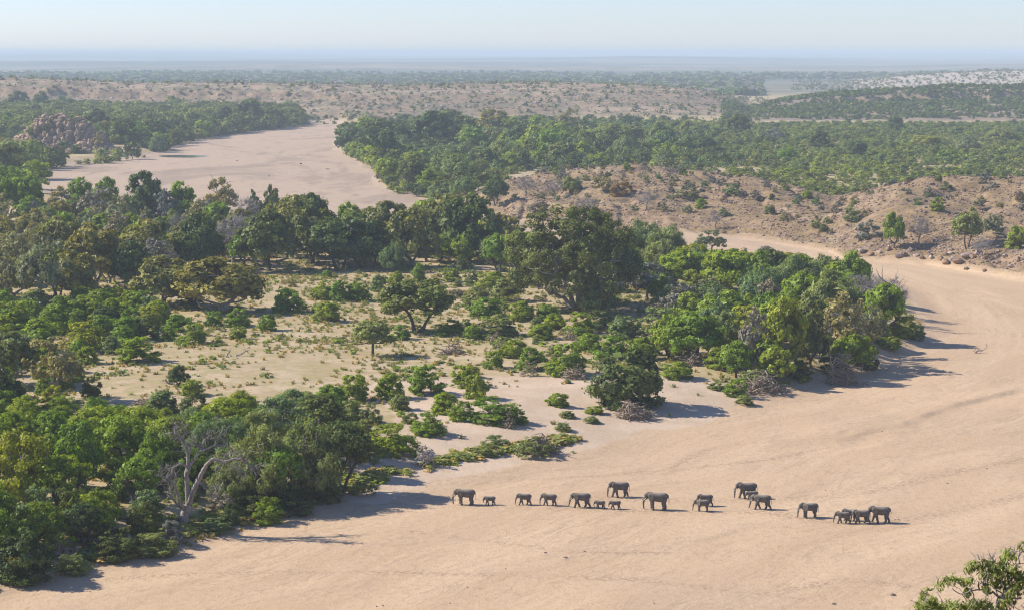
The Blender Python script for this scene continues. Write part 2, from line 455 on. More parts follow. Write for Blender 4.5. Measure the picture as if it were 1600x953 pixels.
# air: one closed box of even haze, the sky outside it
HAZE_D = 0.000125
def build_haze():
    m, t, out = node_mat('haze_air')
    b = NB(t)
    v = b.n('VolumePrincipled')
    v.inputs['Color'].default_value = (.645, .755, .835, 1)
    v.inputs['Density'].default_value = HAZE_D
    v.inputs['Anisotropy'].default_value = 0.0
    t.links.new(v.outputs[0], out.inputs['Volume'])
    lo = Vector((-40000, -400, -40)); hi = Vector((40000, 60000, 92))
    V = [(x, y, z) for x in (lo.x, hi.x) for y in (lo.y, hi.y) for z in (lo.z, hi.z)]
    F = [(0, 1, 3, 2), (4, 6, 7, 5), (0, 4, 5, 1), (2, 3, 7, 6), (0, 2, 6, 4), (1, 5, 7, 3)]
    me = mesh_np('haze', V, np.array(F), [m])
    tag(link('haze', me), kind='stuff', label='pale blue haze lying over the whole valley', cat='haze')
build_haze()
# ------------------------------------------------------------------ plant materials
def leaf_mat(name, c, var=.35, trans=.28, yellow=(.22, .17, .03), yel=.12):
    m, t, out = node_mat(name)
    b = NB(t)
    tint = b.attr('tint')
    rnd = b.n('ObjectInfo').outputs['Random']
    c = np.array(c)
    warm = c * np.array([1.32, 1.10, .8]); cool = c * np.array([.86, .94, .96])
    col = b.mix(b.ramp(rnd, 0, 1), tuple(cool), tuple(warm))
    lo = b.mix(1.0, col, (1 - var,) * 3, 'MULTIPLY'); hi = b.mix(1.0, col, (1 + var * 1.5,) * 3, 'MULTIPLY')
    col = b.mix(tint, lo, hi)
    col = b.mix(b.math('MULTIPLY', b.ramp(tint, .84, .97), yel * 5), col, yellow)
    d = b.n('BsdfDiffuse'); b.set(d.inputs[0], col)
    tr = b.n('BsdfTranslucent'); b.set(tr.inputs[0], b.mix(1.0, col, (1.5, 1.5, .5), 'MULTIPLY'))
    g = b.n('BsdfGlossy'); g.inputs['Roughness'].default_value = .45; g.inputs[0].default_value = (.9, .95, 1, 1)
    m1 = b.n('MixShader'); m1.inputs[0].default_value = trans + .04; t.links.new(d.outputs[0], m1.inputs[1]); t.links.new(tr.outputs[0], m1.inputs[2])
    m2 = b.n('MixShader'); m2.inputs[0].default_value = .012; t.links.new(m1.outputs[0], m2.inputs[1]); t.links.new(g.outputs[0], m2.inputs[2])
    t.links.new(m2.outputs[0], out.inputs[0])
    return m

def bark_mat(name, c1, c2):
    m, t, out = node_mat(name)
    b = NB(t)
    pos = b.n('TexCoord').outputs['Object']
    mp = b.n('Mapping'); mp.inputs['Scale'].default_value = (3, 3, .8); b.set(mp.inputs[0], pos)
    f = b.noise(mp.outputs[0], 1.6, 5, .7)
    bs = b.n('BsdfPrincipled'); b.set(bs.inputs['Base Color'], b.mix(b.ramp(f, .35, .65), c1, c2)); bs.inputs['Roughness'].default_value = .9
    bp = b.n('Bump'); bp.inputs['Strength'].default_value = .6; bp.inputs['Distance'].default_value = .08; b.set(bp.inputs['Height'], f); b.set(bs.inputs['Normal'], bp.outputs[0])
    t.links.new(bs.outputs[0], out.inputs[0])
    return m

LEAF = dict(
    dark=leaf_mat('leaf_dark', (0.092, 0.125, 0.032), .5, .2),
    olive=leaf_mat('leaf_olive', (0.18, 0.185, 0.05), .5, .22, (.22, .18, .05), .08),
    green=leaf_mat('leaf_green', (0.185, 0.265, 0.022), .42, .3, (.17, .17, .02), .1),
    yellow=leaf_mat('leaf_yellow', (0.225, 0.275, 0.024), .4, .32, (.26, .24, .02), .1),
    feather=leaf_mat('leaf_feather', (0.175, 0.23, 0.082), .4, .25, (.16, .15, .08), .08),
    pale=leaf_mat('leaf_pale', (.225, .222, .110), .45, .2, (.26, .23, .12), .06),
    grey=leaf_mat('leaf_grey', (0.215, 0.205, 0.17), .4, .1, (.22, .20, .16), .1),
    umbrella=leaf_mat('leaf_umbrella', (0.11, 0.15, 0.038), .5, .22),
    rust=leaf_mat('leaf_rust', (.19, .13, .05), .4, .2, (.26, .18, .06), .1),
    grass=leaf_mat('leaf_grass', (.33, .275, .11), .5, .2, (.36, .28, .13), .2),
)
BARK_PALE = bark_mat('bark_pale', (.20, .165, .13), (.40, .35, .29))
BARK_DARK = bark_mat('bark_dark', (.05, .04, .032), (.13, .105, .085))
BARK_DEAD = bark_mat('bark_dead', (.24, .19, .15), (.45, .39, .32))
BARK_TWIG = bark_mat('bark_twig', (.19, .165, .15), (.33, .29, .26))

# ------------------------------------------------------------------ branch tubes
def tubes(lines, n=6):
    """lines: list of (points (k,3), radii (k,)); mitred rings, closed tips"""
    V = []; F4 = []; F3 = []; base = 0
    ang = np.linspace(0, 2 * np.pi, n, endpoint=False)
    ca, sa = np.cos(ang), np.sin(ang)
    for P, R in lines:
        P = np.asarray(P, float); R = np.asarray(R, float)
        k = len(P)
        T = np.gradient(P, axis=0); T /= np.linalg.norm(T, axis=1)[:, None] + 1e-9
        ref = np.array([1.0, 0, 0]) if abs(T[:, 0]).mean() < .75 else np.array([0, 1.0, 0])
        A = np.cross(T, ref); A /= np.linalg.norm(A, axis=1)[:, None] + 1e-9
        B = np.cross(T, A)
        ring = P[:, None, :] + R[:, None, None] * (A[:, None, :] * ca[None, :, None] + B[:, None, :] * sa[None, :, None])
        V.append(ring.reshape(-1, 3)); V.append(P[-1:] + T[-1:] * R[-1]); V.append(P[:1])
        i = np.arange(k - 1)[:, None] * n + np.arange(n)[None, :]
        j = np.arange(k - 1)[:, None] * n + (np.arange(n)[None, :] + 1) % n
        F4.append(np.stack([i, j, j + n, i + n], -1).reshape(-1, 4) + base)
        a = (k - 1) * n + np.arange(n); a2 = (k - 1) * n + (np.arange(n) + 1) % n
        F3.append(np.stack([a, a2, np.full(n, k * n)], 1) + base)
        F3.append(np.stack([(np.arange(n) + 1) % n, np.arange(n), np.full(n, k * n + 1)], 1) + base)
        base += k * n + 2
    return np.concatenate(V), [np.concatenate(F4), np.concatenate(F3)]

def spline(P, R, m=4, rng=None, jit=0.0):
    """Catmull-Rom through the points"""
    P = np.asarray(P, float); R = np.asarray(R, float)
    Q = np.vstack([2 * P[0] - P[1], P, 2 * P[-1] - P[-2]])
    out = []; ro = []
    for i in range(len(P) - 1):
        p0, p1, p2, p3 = Q[i:i + 4]
        for s in np.linspace(0, 1, m, endpoint=False):
            out.append(.5 * (2 * p1 + (p2 - p0) * s + (2 * p0 - 5 * p1 + 4 * p2 - p3) * s * s + (3 * p1 - p0 - 3 * p2 + p3) * s ** 3))
            ro.append(R[i] + (R[i + 1] - R[i]) * s)
    out.append(P[-1]); ro.append(R[-1])
    out = np.array(out); ro = np.array(ro)
    if rng is not None and jit:
        out[1:] += rng.normal(0, jit, out[1:].shape) * np.minimum(1, .3 + .5 * ro[1:, None] / ro.max())
    return out, ro

def branch_net(rng, base, fork, tips, r_tip=.035, crooked=.1):
    """one path from the fork to each tip, each leaving the nearest earlier limb; radii by the pipe rule"""
    nodes = [np.array(base, float), np.array(base) * .45 + np.array(fork) * .55 + rng.normal(0, .04, 3) * np.linalg.norm(np.array(fork) - base), np.array(fork, float)]
    par = [-1, 0, 1]; paths = [[0, 1, 2]]
    order = np.argsort([np.linalg.norm(t - nodes[2]) for t in tips])
    for ti in order:
        tp = tips[ti]
        N = np.array(nodes[2:])
        d = np.linalg.norm(N - tp, axis=1) + 1.2 * np.maximum(0, N[:, 2] - tp[2] + .2)
        j = int(np.argmin(d)) + 2
        a = nodes[j]; L = np.linalg.norm(tp - a)
        path = [j]
        k = max(2, int(L / 1.3) + 1)
        for s in np.linspace(0, 1, k + 1)[1:]:
            p = a + (tp - a) * s
            p = p + rng.normal(0, crooked, 3) * L * math.sin(math.pi * s) * .6
            p[2] -= .07 * L * math.sin(math.pi * s)
            nodes.append(p); par.append(path[-1]); path.append(len(nodes) - 1)
        paths.append(path)
    flow = np.zeros(len(nodes)); kids = np.zeros(len(nodes), int)
    for p in par:
        if p >= 0: kids[p] += 1
    for i in range(len(nodes) - 1, -1, -1):
        if kids[i] == 0: flow[i] += 1
        if par[i] >= 0: flow[par[i]] += flow[i]
    rad = r_tip * flow ** .5
    out = []
    for p in paths:
        P = np.array([nodes[i] for i in p]); R = rad[p].copy()
        if len(p) > 1 and p[0] >= 2: R[0] = min(R[0], R[1] * 1.25)
        if p[0] == 0: R[0] *= 1.5
        out.append((P, R))
    return out

# ------------------------------------------------------------------ foliage
def leaf_quads(rng, cen, rad, count, size, up=.35, flat=.75, elong=1.0, droop=0.0):
    mid = cen.mean(0); outw = cen - mid; outw = outw / (np.linalg.norm(outw, axis=1)[:, None] + 1e-6)
    """leaf-sized faces through clumps; returns V, F, tint"""
    count = np.asarray(count, int)
    idx = np.repeat(np.arange(len(cen)), count)
    n = len(idx)
    d = rng.normal(size=(n, 3)); d /= np.linalg.norm(d, axis=1)[:, None]
    r = rng.random(n) ** .42 * (1 + .35 * np.abs(rng.normal(0, .5, n)))
    off = d * (r * rad[idx])[:, None]; off[:, 2] *= flat
    off[:, 2] -= droop * rng.random(n) * rad[idx]
    c = cen[idx] + off
    nrm = d * .85 + outw[idx] * .5 + rng.normal(0, .42, (n, 3)); nrm[:, 2] += up
    nrm /= np.linalg.norm(nrm, axis=1)[:, None]
    a = np.cross(nrm, rng.normal(size=(n, 3)))
    if elong > 1.3:
        a = np.cross(nrm, np.cross(nrm, np.array([0, 0, 1.0])[None] + rng.normal(0, .45, (n, 3))))
    a /= np.linalg.norm(a, axis=1)[:, None] + 1e-9
    bb = np.cross(nrm, a)
    s = size * np.exp(rng.normal(-.08, .38, n))
    a = a * (s * elong * .62)[:, None]; bb = bb * (s * .5 / max(1, elong * .8))[:, None]
    V = np.stack([c - a, c - bb + nrm * (s * .08)[:, None], c + a, c + bb + nrm * (s * .08)[:, None]], 1).reshape(-1, 3)
    F = np.arange(4 * n).reshape(-1, 4)
    ct = rng.random(len(cen))
    tint = np.clip(.62 * ct[idx] + .38 * rng.random(n), 0, 1)
    return V, F, np.repeat(tint, 4)

def crown_clumps(rng, W, z0, z1, n, shape, cr, amps=1.0, gaps=3):
    """clump centres over an uneven crown envelope"""
    lumps = rng.normal(size=(7, 3)); lumps /= np.linalg.norm(lumps, axis=1)[:, None]
    amp = rng.uniform(-.26, .30, 7) * amps
    C = []
    tries = 0
    while len(C) < n and tries < 60 * n:
        tries += 1
        d = rng.normal(size=3); d /= np.linalg.norm(d)
        if shape == 'umbrella' and d[2] < -.3: continue
        if shape in ('dome', 'bush') and d[2] < -.45: continue
        k = 1 + float((amp * np.exp(3.2 * (lumps @ d - 1))).sum())
        r = (rng.uniform(.68, .98) if rng.random() < .78 else rng.uniform(.15, .68)) * k
        hz = (z1 - z0) / 2; zc = (z0 + z1) / 2
        if shape == 'umbrella': hz = (z1 - z0) * .76; zc = z0 + .24 * (z1 - z0)
        if shape == 'bush': hz = (z1 - z0) * .78; zc = z0 + .25 * (z1 - z0)
        if shape == 'dome': hz = (z1 - z0) * .62; zc = z0 + .38 * (z1 - z0)
        p = np.array([d[0] * r * W / 2, d[1] * r * W / 2, zc + d[2] * r * hz])
        p[2] = max(p[2], z0 * .8 + .05 * (z1 - z0))
        C.append(p)
    C = np.array(C)
    R = cr * rng.uniform(.6, 1.4, len(C))
    for _ in range(gaps):                   # gaps: whole sectors of the crown thinned out
        g = rng.normal(size=3); g[2] = abs(g[2]) * .6; g /= np.linalg.norm(g)
        d = C - np.array([0, 0, (z0 + z1) / 2]); d /= np.linalg.norm(d, axis=1)[:, None] + 1e-6
        k = ((d @ g) < .86) | (rng.random(len(C)) < .3)
        C, R = C[k], R[k]
    ext = np.percentile(np.hypot(C[:, 0], C[:, 1]) + R * .9, 94)
    C[:, :2] *= (W / 2) / ext
    return C, R

def make_tree(seed, H=10., W=10., clear=.28, n=38, cr=1.45, leaves=5200, leaf=.34, shape='dome', fork=.55, trunks=1, elong=1., droop=0., bare=0, r_tip=.045, crooked=.1, flat=.75, spread=.12, amps=1.0, gaps=3):
    rng = np.random.default_rng(seed)
    C, R = crown_clumps(rng, W, H * clear, H, n, shape, cr, amps, gaps)
    C[:, 2] += (H - (C[:, 2] + R * flat).max())
    wgt = R ** 2; cnt = np.maximum(3, leaves * wgt / wgt.sum()).astype(int)
    crown = leaf_quads(rng, C, R, cnt, leaf, elong=elong, droop=droop, flat=flat)
    lines = []
    for k in range(trunks):
        a = 2 * math.pi * k / trunks + rng.uniform(0, 1)
        off = spread * W * (trunks > 1)
        base = np.array([off * .45 * math.cos(a), off * .45 * math.sin(a), -.25])
        fk = np.array([off * 1.3 * math.cos(a), off * 1.3 * math.sin(a), H * clear * (fork + .5)]) + rng.normal(0, .25, 3)
        mine = [C[i] for i in range(len(C)) if trunks == 1 or np.argmax([math.cos(math.atan2(C[i][1], C[i][0]) - 2 * math.pi * q / trunks - a + 2 * math.pi * k / trunks) for q in range(trunks)]) == k]
        if not mine: continue
        tips = list(mine)
        for _ in range(bare):
            c = mine[rng.integers(len(mine))]
            tips.append(c + rng.normal(0, cr * .9, 3))
        lines += branch_net(rng, base, fk, tips, r_tip, crooked)
    return tubes(lines, 6), crown

def make_twigs(seed, H=10., W=9., n=60, per=16, base_r=.03):
    """leafless tree: limbs and a cloud of fine twigs"""
    rng = np.random.default_rng(seed)
    C, R = crown_clumps(rng, W, H * .25, H, n, 'dome', 1.1)
    lines = branch_net(rng, (0, 0, -.25), (0.2, .1, H * .25), list(C), .05, .14)
    tw = []
    for c, r in zip(C, R):
        for _ in range(per):
            d = rng.normal(size=3); d[2] += .5; d /= np.linalg.norm(d)
            L = r * rng.uniform(.7, 1.5)
            p1 = c + rng.normal(0, .25, 3) + d * L * .5; p2 = p1 + (d + rng.normal(0, .5, 3)) * L * .5
            tw.append(([c + rng.normal(0, .2, 3), p1, p2], [base_r, base_r * .7, base_r * .35]))
    return tubes(lines, 6), tubes(tw, 3)

GEO = {}
def geo(kind, var, lod):
    """prototype geometry: (trunk V,F), (crown V,F,tint)"""
    key = (kind, var, lod)
    if key in GEO: return GEO[key]
    lf = {'near': (.30, 9000, 150, .74), 'mid': (.44, 5600, 110, .84), 'far': (.72, 1700, 50, 1.2)}[lod]
    sd = sum(map(ord, kind + lod)) * 10 + var
    L, N, K, R = lf
    if kind == 'round': g = make_tree(sd, clear=.12 + .05 * var, n=K, cr=R, leaves=N, leaf=L, trunks=1 + (var == 2) * 2, bare=22, r_tip=.05)
    elif kind == 'tall': g = make_tree(sd, clear=.2, W=9, n=K, cr=R * .95, leaves=N, leaf=L, trunks=1 + (var == 1))
    elif kind == 'umbrella': g = make_tree(sd, clear=.30, n=int(K * .9), cr=R * .95, leaves=int(N * 1.0), leaf=L, shape='umbrella', trunks=2, flat=.7, r_tip=.04, fork=.35, spread=.10, amps=.6)
    elif kind == 'domed': g = make_tree(sd, clear=.28, n=int(K * 1.1), cr=R * .9, leaves=int(N * 1.15), leaf=L * .9, shape='dome', trunks=1 + (var == 1), r_tip=.045, amps=.5, gaps=1)
    elif kind == 'feather': g = make_tree(sd, clear=.10, n=K, cr=R * 1.0, leaves=int(N * 1.5), leaf=L * .72, elong=1.9, droop=1.2, shape='dome', r_tip=.035, bare=14, flat=.8)
    elif kind == 'sparse': g = make_tree(sd, clear=.30, n=int(K * .75), cr=R * .85, leaves=int(N * .6), leaf=L * .85, bare=40, r_tip=.04, crooked=.16)
    elif kind == 'bush': g = make_tree(sd, clear=.02, n=int(K * .7) + 5 * var, cr=R * 1.15, leaves=N, leaf=L * 1.05, shape='bush', trunks=3, r_tip=.02, fork=2.0, spread=.2)
    elif kind == 'scrub': g = make_tree(sd, clear=.02, n=int(K * .5), cr=R * 1.1, leaves=int(N * .5), leaf=L * 1.1, shape='bush', trunks=4, r_tip=.025, fork=2.0, spread=.3, bare=18)
    GEO[key] = g
    return g

SPEC = dict(dark=('round', 'dark', BARK_DARK), olive=('round', 'olive', BARK_PALE), green=('round', 'green', BARK_DARK), yellow=('round', 'yellow', BARK_PALE),
            feather=('feather', 'feather', BARK_PALE), pale=('sparse', 'pale', BARK_PALE), umbrella=('domed', 'umbrella', BARK_DARK), yellowdark=('tall', 'yellow', BARK_PALE),
            tallpale=('sparse', 'pale', BARK_PALE), greyleaf=('sparse', 'grey', BARK_PALE), darkgreen=('tall', 'dark', BARK_DARK), feathertree=('domed', 'feather', BARK_DARK),
            bush=('bush', 'green', BARK_DARK), bushdark=('bush', 'dark', BARK_DARK), bushyellow=('bush', 'yellow', BARK_DARK), bushfeather=('bush', 'feather', BARK_DARK),
            scrubgrey=('scrub', 'grey', BARK_TWIG), scrubpale=('scrub', 'pale', BARK_TWIG), scrubgreen=('scrub', 'feather', BARK_TWIG), scrubrust=('scrub', 'rust', BARK_TWIG))
MESH = {}
def plant_meshes(spec, var, lod):
    key = (spec, var, lod)
    if key in MESH: return MESH[key]
    if spec == 'grey':
        tr, tw = make_twigs(900 + var, n=46 if lod == 'far' else 60, per=8 if lod == 'far' else 18, base_r=.05 if lod == 'far' else .03)
        MESH[key] = (mesh_np('trunk', *tr, [BARK_TWIG]), mesh_np('twigs', *tw, [BARK_TWIG]))
        return MESH[key]
    kind, lf, bark = SPEC[spec]
    tr, (V, F, tint) = geo(kind, var, lod)
    MESH[key] = (mesh_np('trunk', *tr, [bark]), mesh_np('crown', V, F, [LEAF[lf]], attrs={'tint': tint}))
    return MESH[key]

PLACED = []      # (x, y, radius)
ITEMS = []       # dicts for the labels
def add_plant(name, spec, p, h, w, rng, lod=None, parts=True, cat='tree', px=None, label=None, group=None, desc=None):
    if lod is None: lod = 'near' if p[1] < 350 else ('mid' if p[1] < 820 else 'far')
    var = int(rng.integers(3))
    tm, cm = plant_meshes(spec, var, lod)
    bare = spec == 'grey'
    rz = rng.uniform(0, 6.283)
    ex = w / 10.0 * (10 / 9 if bare else 1) * rng.uniform(.93, 1.0); ez = h / 10.0
    if parts:
        root = link(name, None, p, rz, (ex, ex * rng.uniform(.9, 1.05), ez))
        link('trunk', tm, parent=root)
        link('twigs' if bare else 'crown', cm, parent=root)
    else:
        root = link(name, cm, p, rz, (ex, ex, ez))
        link('stem', tm, parent=root)
    root['category'] = cat
    q = project(np.array([p[0], p[1], p[2] + h * .55]))
    ITEMS.append(dict(o=root, px=float(q[0]), py=float(q[1]), spec=spec, h=h, label=label, group=group, desc=desc, name=name))
    PLACED.append((p[0], p[1], w / 2))
    return root

TREES = [  # base px, base py, height px, width px, kind
    # foreground thicket, bottom left
    (38, 800, 135, 95, 'yellow'), (122, 770, 118, 80, 'green'), (190, 752, 108, 80, 'green'), (250, 765, 98, 62, 'green'), (12, 735, 95, 80, 'green'), (85, 715, 78, 76, 'green'),
    (395, 778, 118, 118, 'feather'), (470, 775, 128, 110, 'feather'), (532, 768, 112, 86, 'dark'), (340, 752, 105, 92, 'feather'), (432, 690, 75, 95, 'feather'), (505, 712, 100, 95, 'dark'),
    (155, 700, 70, 70, 'green'), (220, 700, 70, 75, 'green'), (290, 700, 70, 80, 'feather'), (350, 680, 60, 80, 'green'), (375, 655, 46, 60, 'yellow'), (60, 850, 70, 70, 'green'), (-30, 790, 120, 90, 'green'), (160, 830, 70, 60, 'green'), (300, 765, 70, 60, 'green'),
    (100, 800, 90, 80, 'green'), (70, 765, 90, 70, 'yellow'), (215, 790, 80, 70, 'green'), (130, 850, 66, 60, 'dark'), (-10, 880, 90, 70, 'green'), (410, 720, 84, 90, 'feather'), (270, 720, 72, 70, 'green'), (180, 690, 60, 60, 'green'), (320, 715, 76, 70, 'green'), (548, 742, 76, 56, 'dark'), (496, 775, 84, 76, 'feather'), (435, 785, 90, 80, 'green'), (360, 785, 70, 60, 'feather'),
    (-25, 850, 100, 90, 'green'), (460, 640, 36, 70, 'feather'), (250, 690, 55, 60, 'yellow'),
    # left edge
    (89, 627, 102, 98, 'pale'), (12, 602, 88, 92, 'olive'), (-35, 640, 110, 90, 'olive'), (64, 482, 115, 84, 'pale'), (15, 470, 108, 80, 'pale'), (150, 452, 106, 110, 'olive'), (258, 478, 80, 100, 'olive'),
    (347, 487, 86, 138, 'olive'), (420, 424, 98, 100, 'dark'), (490, 412, 92, 92, 'dark'), (530, 420, 80, 90, 'dark'), (310, 424, 92, 72, 'dark'), (225, 430, 88, 90, 'olive'), (180, 400, 70, 60, 'greyleaf'), (285, 395, 60, 50, 'grey'), (75, 385, 60, 60, 'pale'), (140, 385, 56, 54, 'pale'), (455, 372, 40, 34, 'grey'), (100, 420, 84, 80, 'olive'), (365, 412, 76, 84, 'grey'),
    (205, 455, 80, 70, 'dark'), (118, 470, 80, 70, 'olive'), (30, 425, 80, 80, 'pale'), (455, 402, 98, 80, 'olive'), (440, 370, 62, 70, 'olive'), (478, 384, 84, 70, 'dark'),
    (230, 352, 86, 66, 'dark'), (283, 352, 70, 54, 'green'), (262, 356, 62, 40, 'greyleaf'), (345, 350, 74, 54, 'pale'), (398, 355, 60, 30, 'darkgreen'), (425, 352, 64, 32, 'darkgreen'), (56, 356, 44, 24, 'grey'),
    (40, 345, 72, 55, 'green'), (90, 350, 60, 60, 'pale'), (150, 352, 62, 62, 'greyleaf'), (190, 360, 56, 50, 'pale'), (126, 338, 62, 45, 'green'), (165, 340, 65, 38, 'green'), (10, 345, 70, 50, 'green'),
    (320, 360, 50, 50, 'greyleaf'),
    # back middle
    (562, 418, 88, 105, 'dark'), (642, 418, 98, 88, 'olive'), (732, 408, 108, 98, 'dark'), (690, 398, 96, 84, 'olive'), (600, 390, 78, 84, 'olive'), (548, 385, 70, 52, 'green'), (770, 395, 70, 40, 'dark'), (780, 425, 60, 50, 'green'),
    (795, 425, 66, 30, 'pale'), (815, 435, 76, 60, 'green'), (665, 372, 62, 60, 'yellow'), (715, 376, 72, 70, 'olive'), (583, 412, 52, 45, 'green'), (612, 425, 52, 42, 'feather'), (690, 412, 44, 50, 'green'),
    # clearing
    (652, 518, 82, 118, 'umbrella'), (582, 555, 57, 68, 'feathertree'), (278, 602, 34, 33, 'dark'),
    # around the fig and the wooded point
    (1010, 470, 62, 80, 'greyleaf'), (1000, 400, 60, 70, 'feather'), (1045, 405, 58, 70, 'feather'), (1110, 398, 40, 55, 'pale'), (1040, 430, 60, 60, 'feather'),
    (1085, 565, 82, 98, 'green'), (1045, 560, 70, 60, 'green'), (1228, 578, 118, 78, 'yellowdark'), (1265, 570, 90, 60, 'dark'), (1173, 580, 102, 56, 'greyleaf'), (1150, 590, 60, 60, 'green'), (1323, 562, 110, 108, 'pale'),
    (1130, 525, 74, 90, 'green'), (1295, 510, 95, 88, 'feather'), (1190, 490, 80, 95, 'feather'), (1245, 470, 78, 95, 'feather'), (1130, 460, 70, 80, 'green'), (1070, 455, 66, 76, 'green'), (1335, 470, 80, 60, 'green'),
    (1385, 525, 84, 66, 'green'), (1375, 500, 70, 40, 'grey'), (1285, 446, 52, 60, 'feather'), (1220, 438, 44, 70, 'yellow'), (1160, 438, 46, 70, 'green'), (1090, 422, 42, 50, 'yellow'), (1150, 420, 32, 50, 'green'), (1250, 438, 42, 50, 'green'),
    (1215, 545, 75, 70, 'green'), (1270, 540, 80, 60, 'dark'), (1120, 500, 62, 60, 'feather'), (1060, 500, 60, 70, 'greyleaf'), (1030, 530, 50, 60, 'bushfeather'), (1200, 585, 60, 50, 'green'), (1360, 545, 70, 50, 'pale'),
    (930, 490, 60, 70, 'feather'), (1310, 455, 48, 50, 'green'), (1180, 450, 60, 60, 'green'), (1255, 505, 80, 70, 'green'), (1165, 540, 66, 60, 'yellow'),
    (30, 274, 60, 74, 'feather'), (8, 290, 66, 60, 'olive'), (50, 300, 50, 60, 'green'), (10, 320, 60, 60, 'green'),
]
BUSHES = [
    (985, 632, 100, 122, 'bushdark'), (1353, 575, 44, 42, 'bushdark'), (1410, 527, 38, 44, 'bush'), (1434, 531, 26, 26, 'bushfeather'),
    (215, 565, 44, 72, 'bush'), (132, 542, 48, 72, 'bushyellow'), (195, 532, 44, 52, 'bush'), (240, 506, 40, 44, 'bush'), (278, 516, 30, 50, 'bush'), (302, 536, 34, 46, 'bush'), (260, 531, 24, 32, 'bush'), (372, 510, 32, 42, 'bush'),
    (419, 516, 30, 30, 'bush'), (452, 488, 44, 50, 'bush'), (514, 502, 36, 48, 'bush'), (505, 468, 26, 38, 'bush'), (372, 529, 22, 29, 'bush'), (333, 509, 26, 29, 'bush'), (300, 617, 30, 36, 'bush'), (298, 478, 30, 38, 'bushdark'),
    (550, 626, 46, 56, 'bush'), (606, 622, 46, 50, 'bush'), (665, 615, 52, 62, 'bush'), (725, 604, 38, 44, 'bush'), (743, 622, 46, 42, 'bushyellow'), (693, 644, 38, 52, 'bush'), (770, 657, 42, 88, 'bush'), (872, 634, 25, 38, 'bush'),
    (803, 558, 32, 46, 'bush'), (830, 577, 42, 48, 'bush'), (885, 585, 54, 68, 'bush'), (771, 575, 30, 34, 'bush'), (845, 530, 29, 42, 'bush'), (780, 524, 38, 70, 'bushfeather'), (720, 655, 34, 46, 'bush'), (810, 660, 26, 34, 'bush'),
    (670, 677, 40, 58, 'bush'), (612, 708, 54, 84, 'bush'), (565, 690, 40, 50, 'bushfeather'), (625, 640, 30, 40, 'bushfeather'), (580, 660, 36, 40, 'bushfeather'), (520, 640, 46, 60, 'bush'), (490, 655, 50, 66, 'bushfeather'),
    (38, 905, 95, 94, 'bushdark'), (108, 835, 85, 72, 'bushdark'), (221, 832, 56, 58, 'bushdark'), (90, 860, 50, 60, 'bush'), (180, 868, 50, 90, 'bushdark'), (235, 862, 34, 90, 'bushfeather'), (112, 892, 34, 60, 'bushfeather'), (270, 848, 44, 44, 'scrubgrey'), (335, 828, 22, 62, 'bushfeather'),
    (570, 772, 30, 44, 'scrubgreen'), (390, 800, 34, 80, 'bushdark'), (450, 795, 36, 90, 'bushdark'), (510, 782, 34, 60, 'bushdark'), (345, 800, 40, 50, 'scrubgrey'), (832, 712, 36, 64, 'scrubgreen'), (775, 697, 20, 44, 'bushfeather'), (760, 710, 20, 46, 'bushfeather'), (880, 672, 16, 30, 'bushfeather'),
    (885, 652, 13, 28, 'bushfeather'), (925, 660, 12, 30, 'bushfeather'), (930, 645, 14, 30, 'bush'), (1150, 618, 30, 40, 'bush'), (1165, 632, 18, 34, 'bushfeather'), (1120, 608, 14, 30, 'bushfeather'),
    (0, 650, 50, 60, 'bush'), (40, 660, 50, 70, 'bush'), (100, 655, 44, 60, 'bush'), (150, 648, 30, 46, 'bush'), (165, 665, 36, 60, 'bush'), (10, 620, 40, 50, 'bush'), (60, 540, 50, 70, 'bush'), (20, 520, 56, 70, 'bush'), (85, 520, 50, 60, 'bush'), (100, 500, 44, 60, 'bush'), (140, 500, 42, 56, 'bush'), (180, 500, 40, 56, 'bush'),
    (30, 560, 50, 60, 'bush'), (70, 575, 40, 50, 'bush'), (215, 490, 40, 50, 'bush'), (5, 495, 50, 50, 'bush'), (50, 505, 40, 50, 'bushyellow'), (255, 640, 14, 40, 'scrubpale'), (640, 660, 20, 30, 'bushfeather'),
    (560, 470, 34, 40, 'bush'), (535, 470, 36, 44, 'bush'), (590, 455, 30, 30, 'bushfeather'), (620, 450, 30, 30, 'bush'), (655, 440, 34, 24, 'bush'), (725, 425, 24, 24, 'bushdark'), (705, 440, 24, 30, 'bush'), (735, 445, 26, 26, 'bushfeather'),
    (770, 450, 30, 50, 'bush'), (745, 470, 26, 44, 'bushfeather'), (790, 470, 40, 60, 'bushfeather'), (760, 495, 36, 60, 'bush'), (815, 500, 36, 44, 'bush'), (855, 500, 30, 40, 'bush'), (868, 515, 30, 40, 'bush'), (905, 520, 36, 50, 'bush'), (940, 515, 34, 46, 'bushdark'), (975, 530, 44, 56, 'bushfeather'),
    (920, 548, 34, 46, 'bush'), (955, 560, 40, 56, 'bush'), (1000, 560, 40, 56, 'bush'), (740, 530, 26, 34, 'bush'), (710, 520, 24, 30, 'bush'), (690, 525, 22, 26, 'bush'), (625, 530, 26, 36, 'bush'), (785, 545, 24, 36, 'bushfeather'), (735, 590, 24, 36, 'bushyellow'), (1060, 590, 30, 50, 'bush'), (1300, 585, 34, 50, 'bushdark'),
    (1390, 545, 22, 40, 'bush'), (1180, 605, 34, 56, 'bushfeather'), (1130, 575, 40, 60, 'bush'), (1250, 590, 34, 46, 'bushdark'),
]
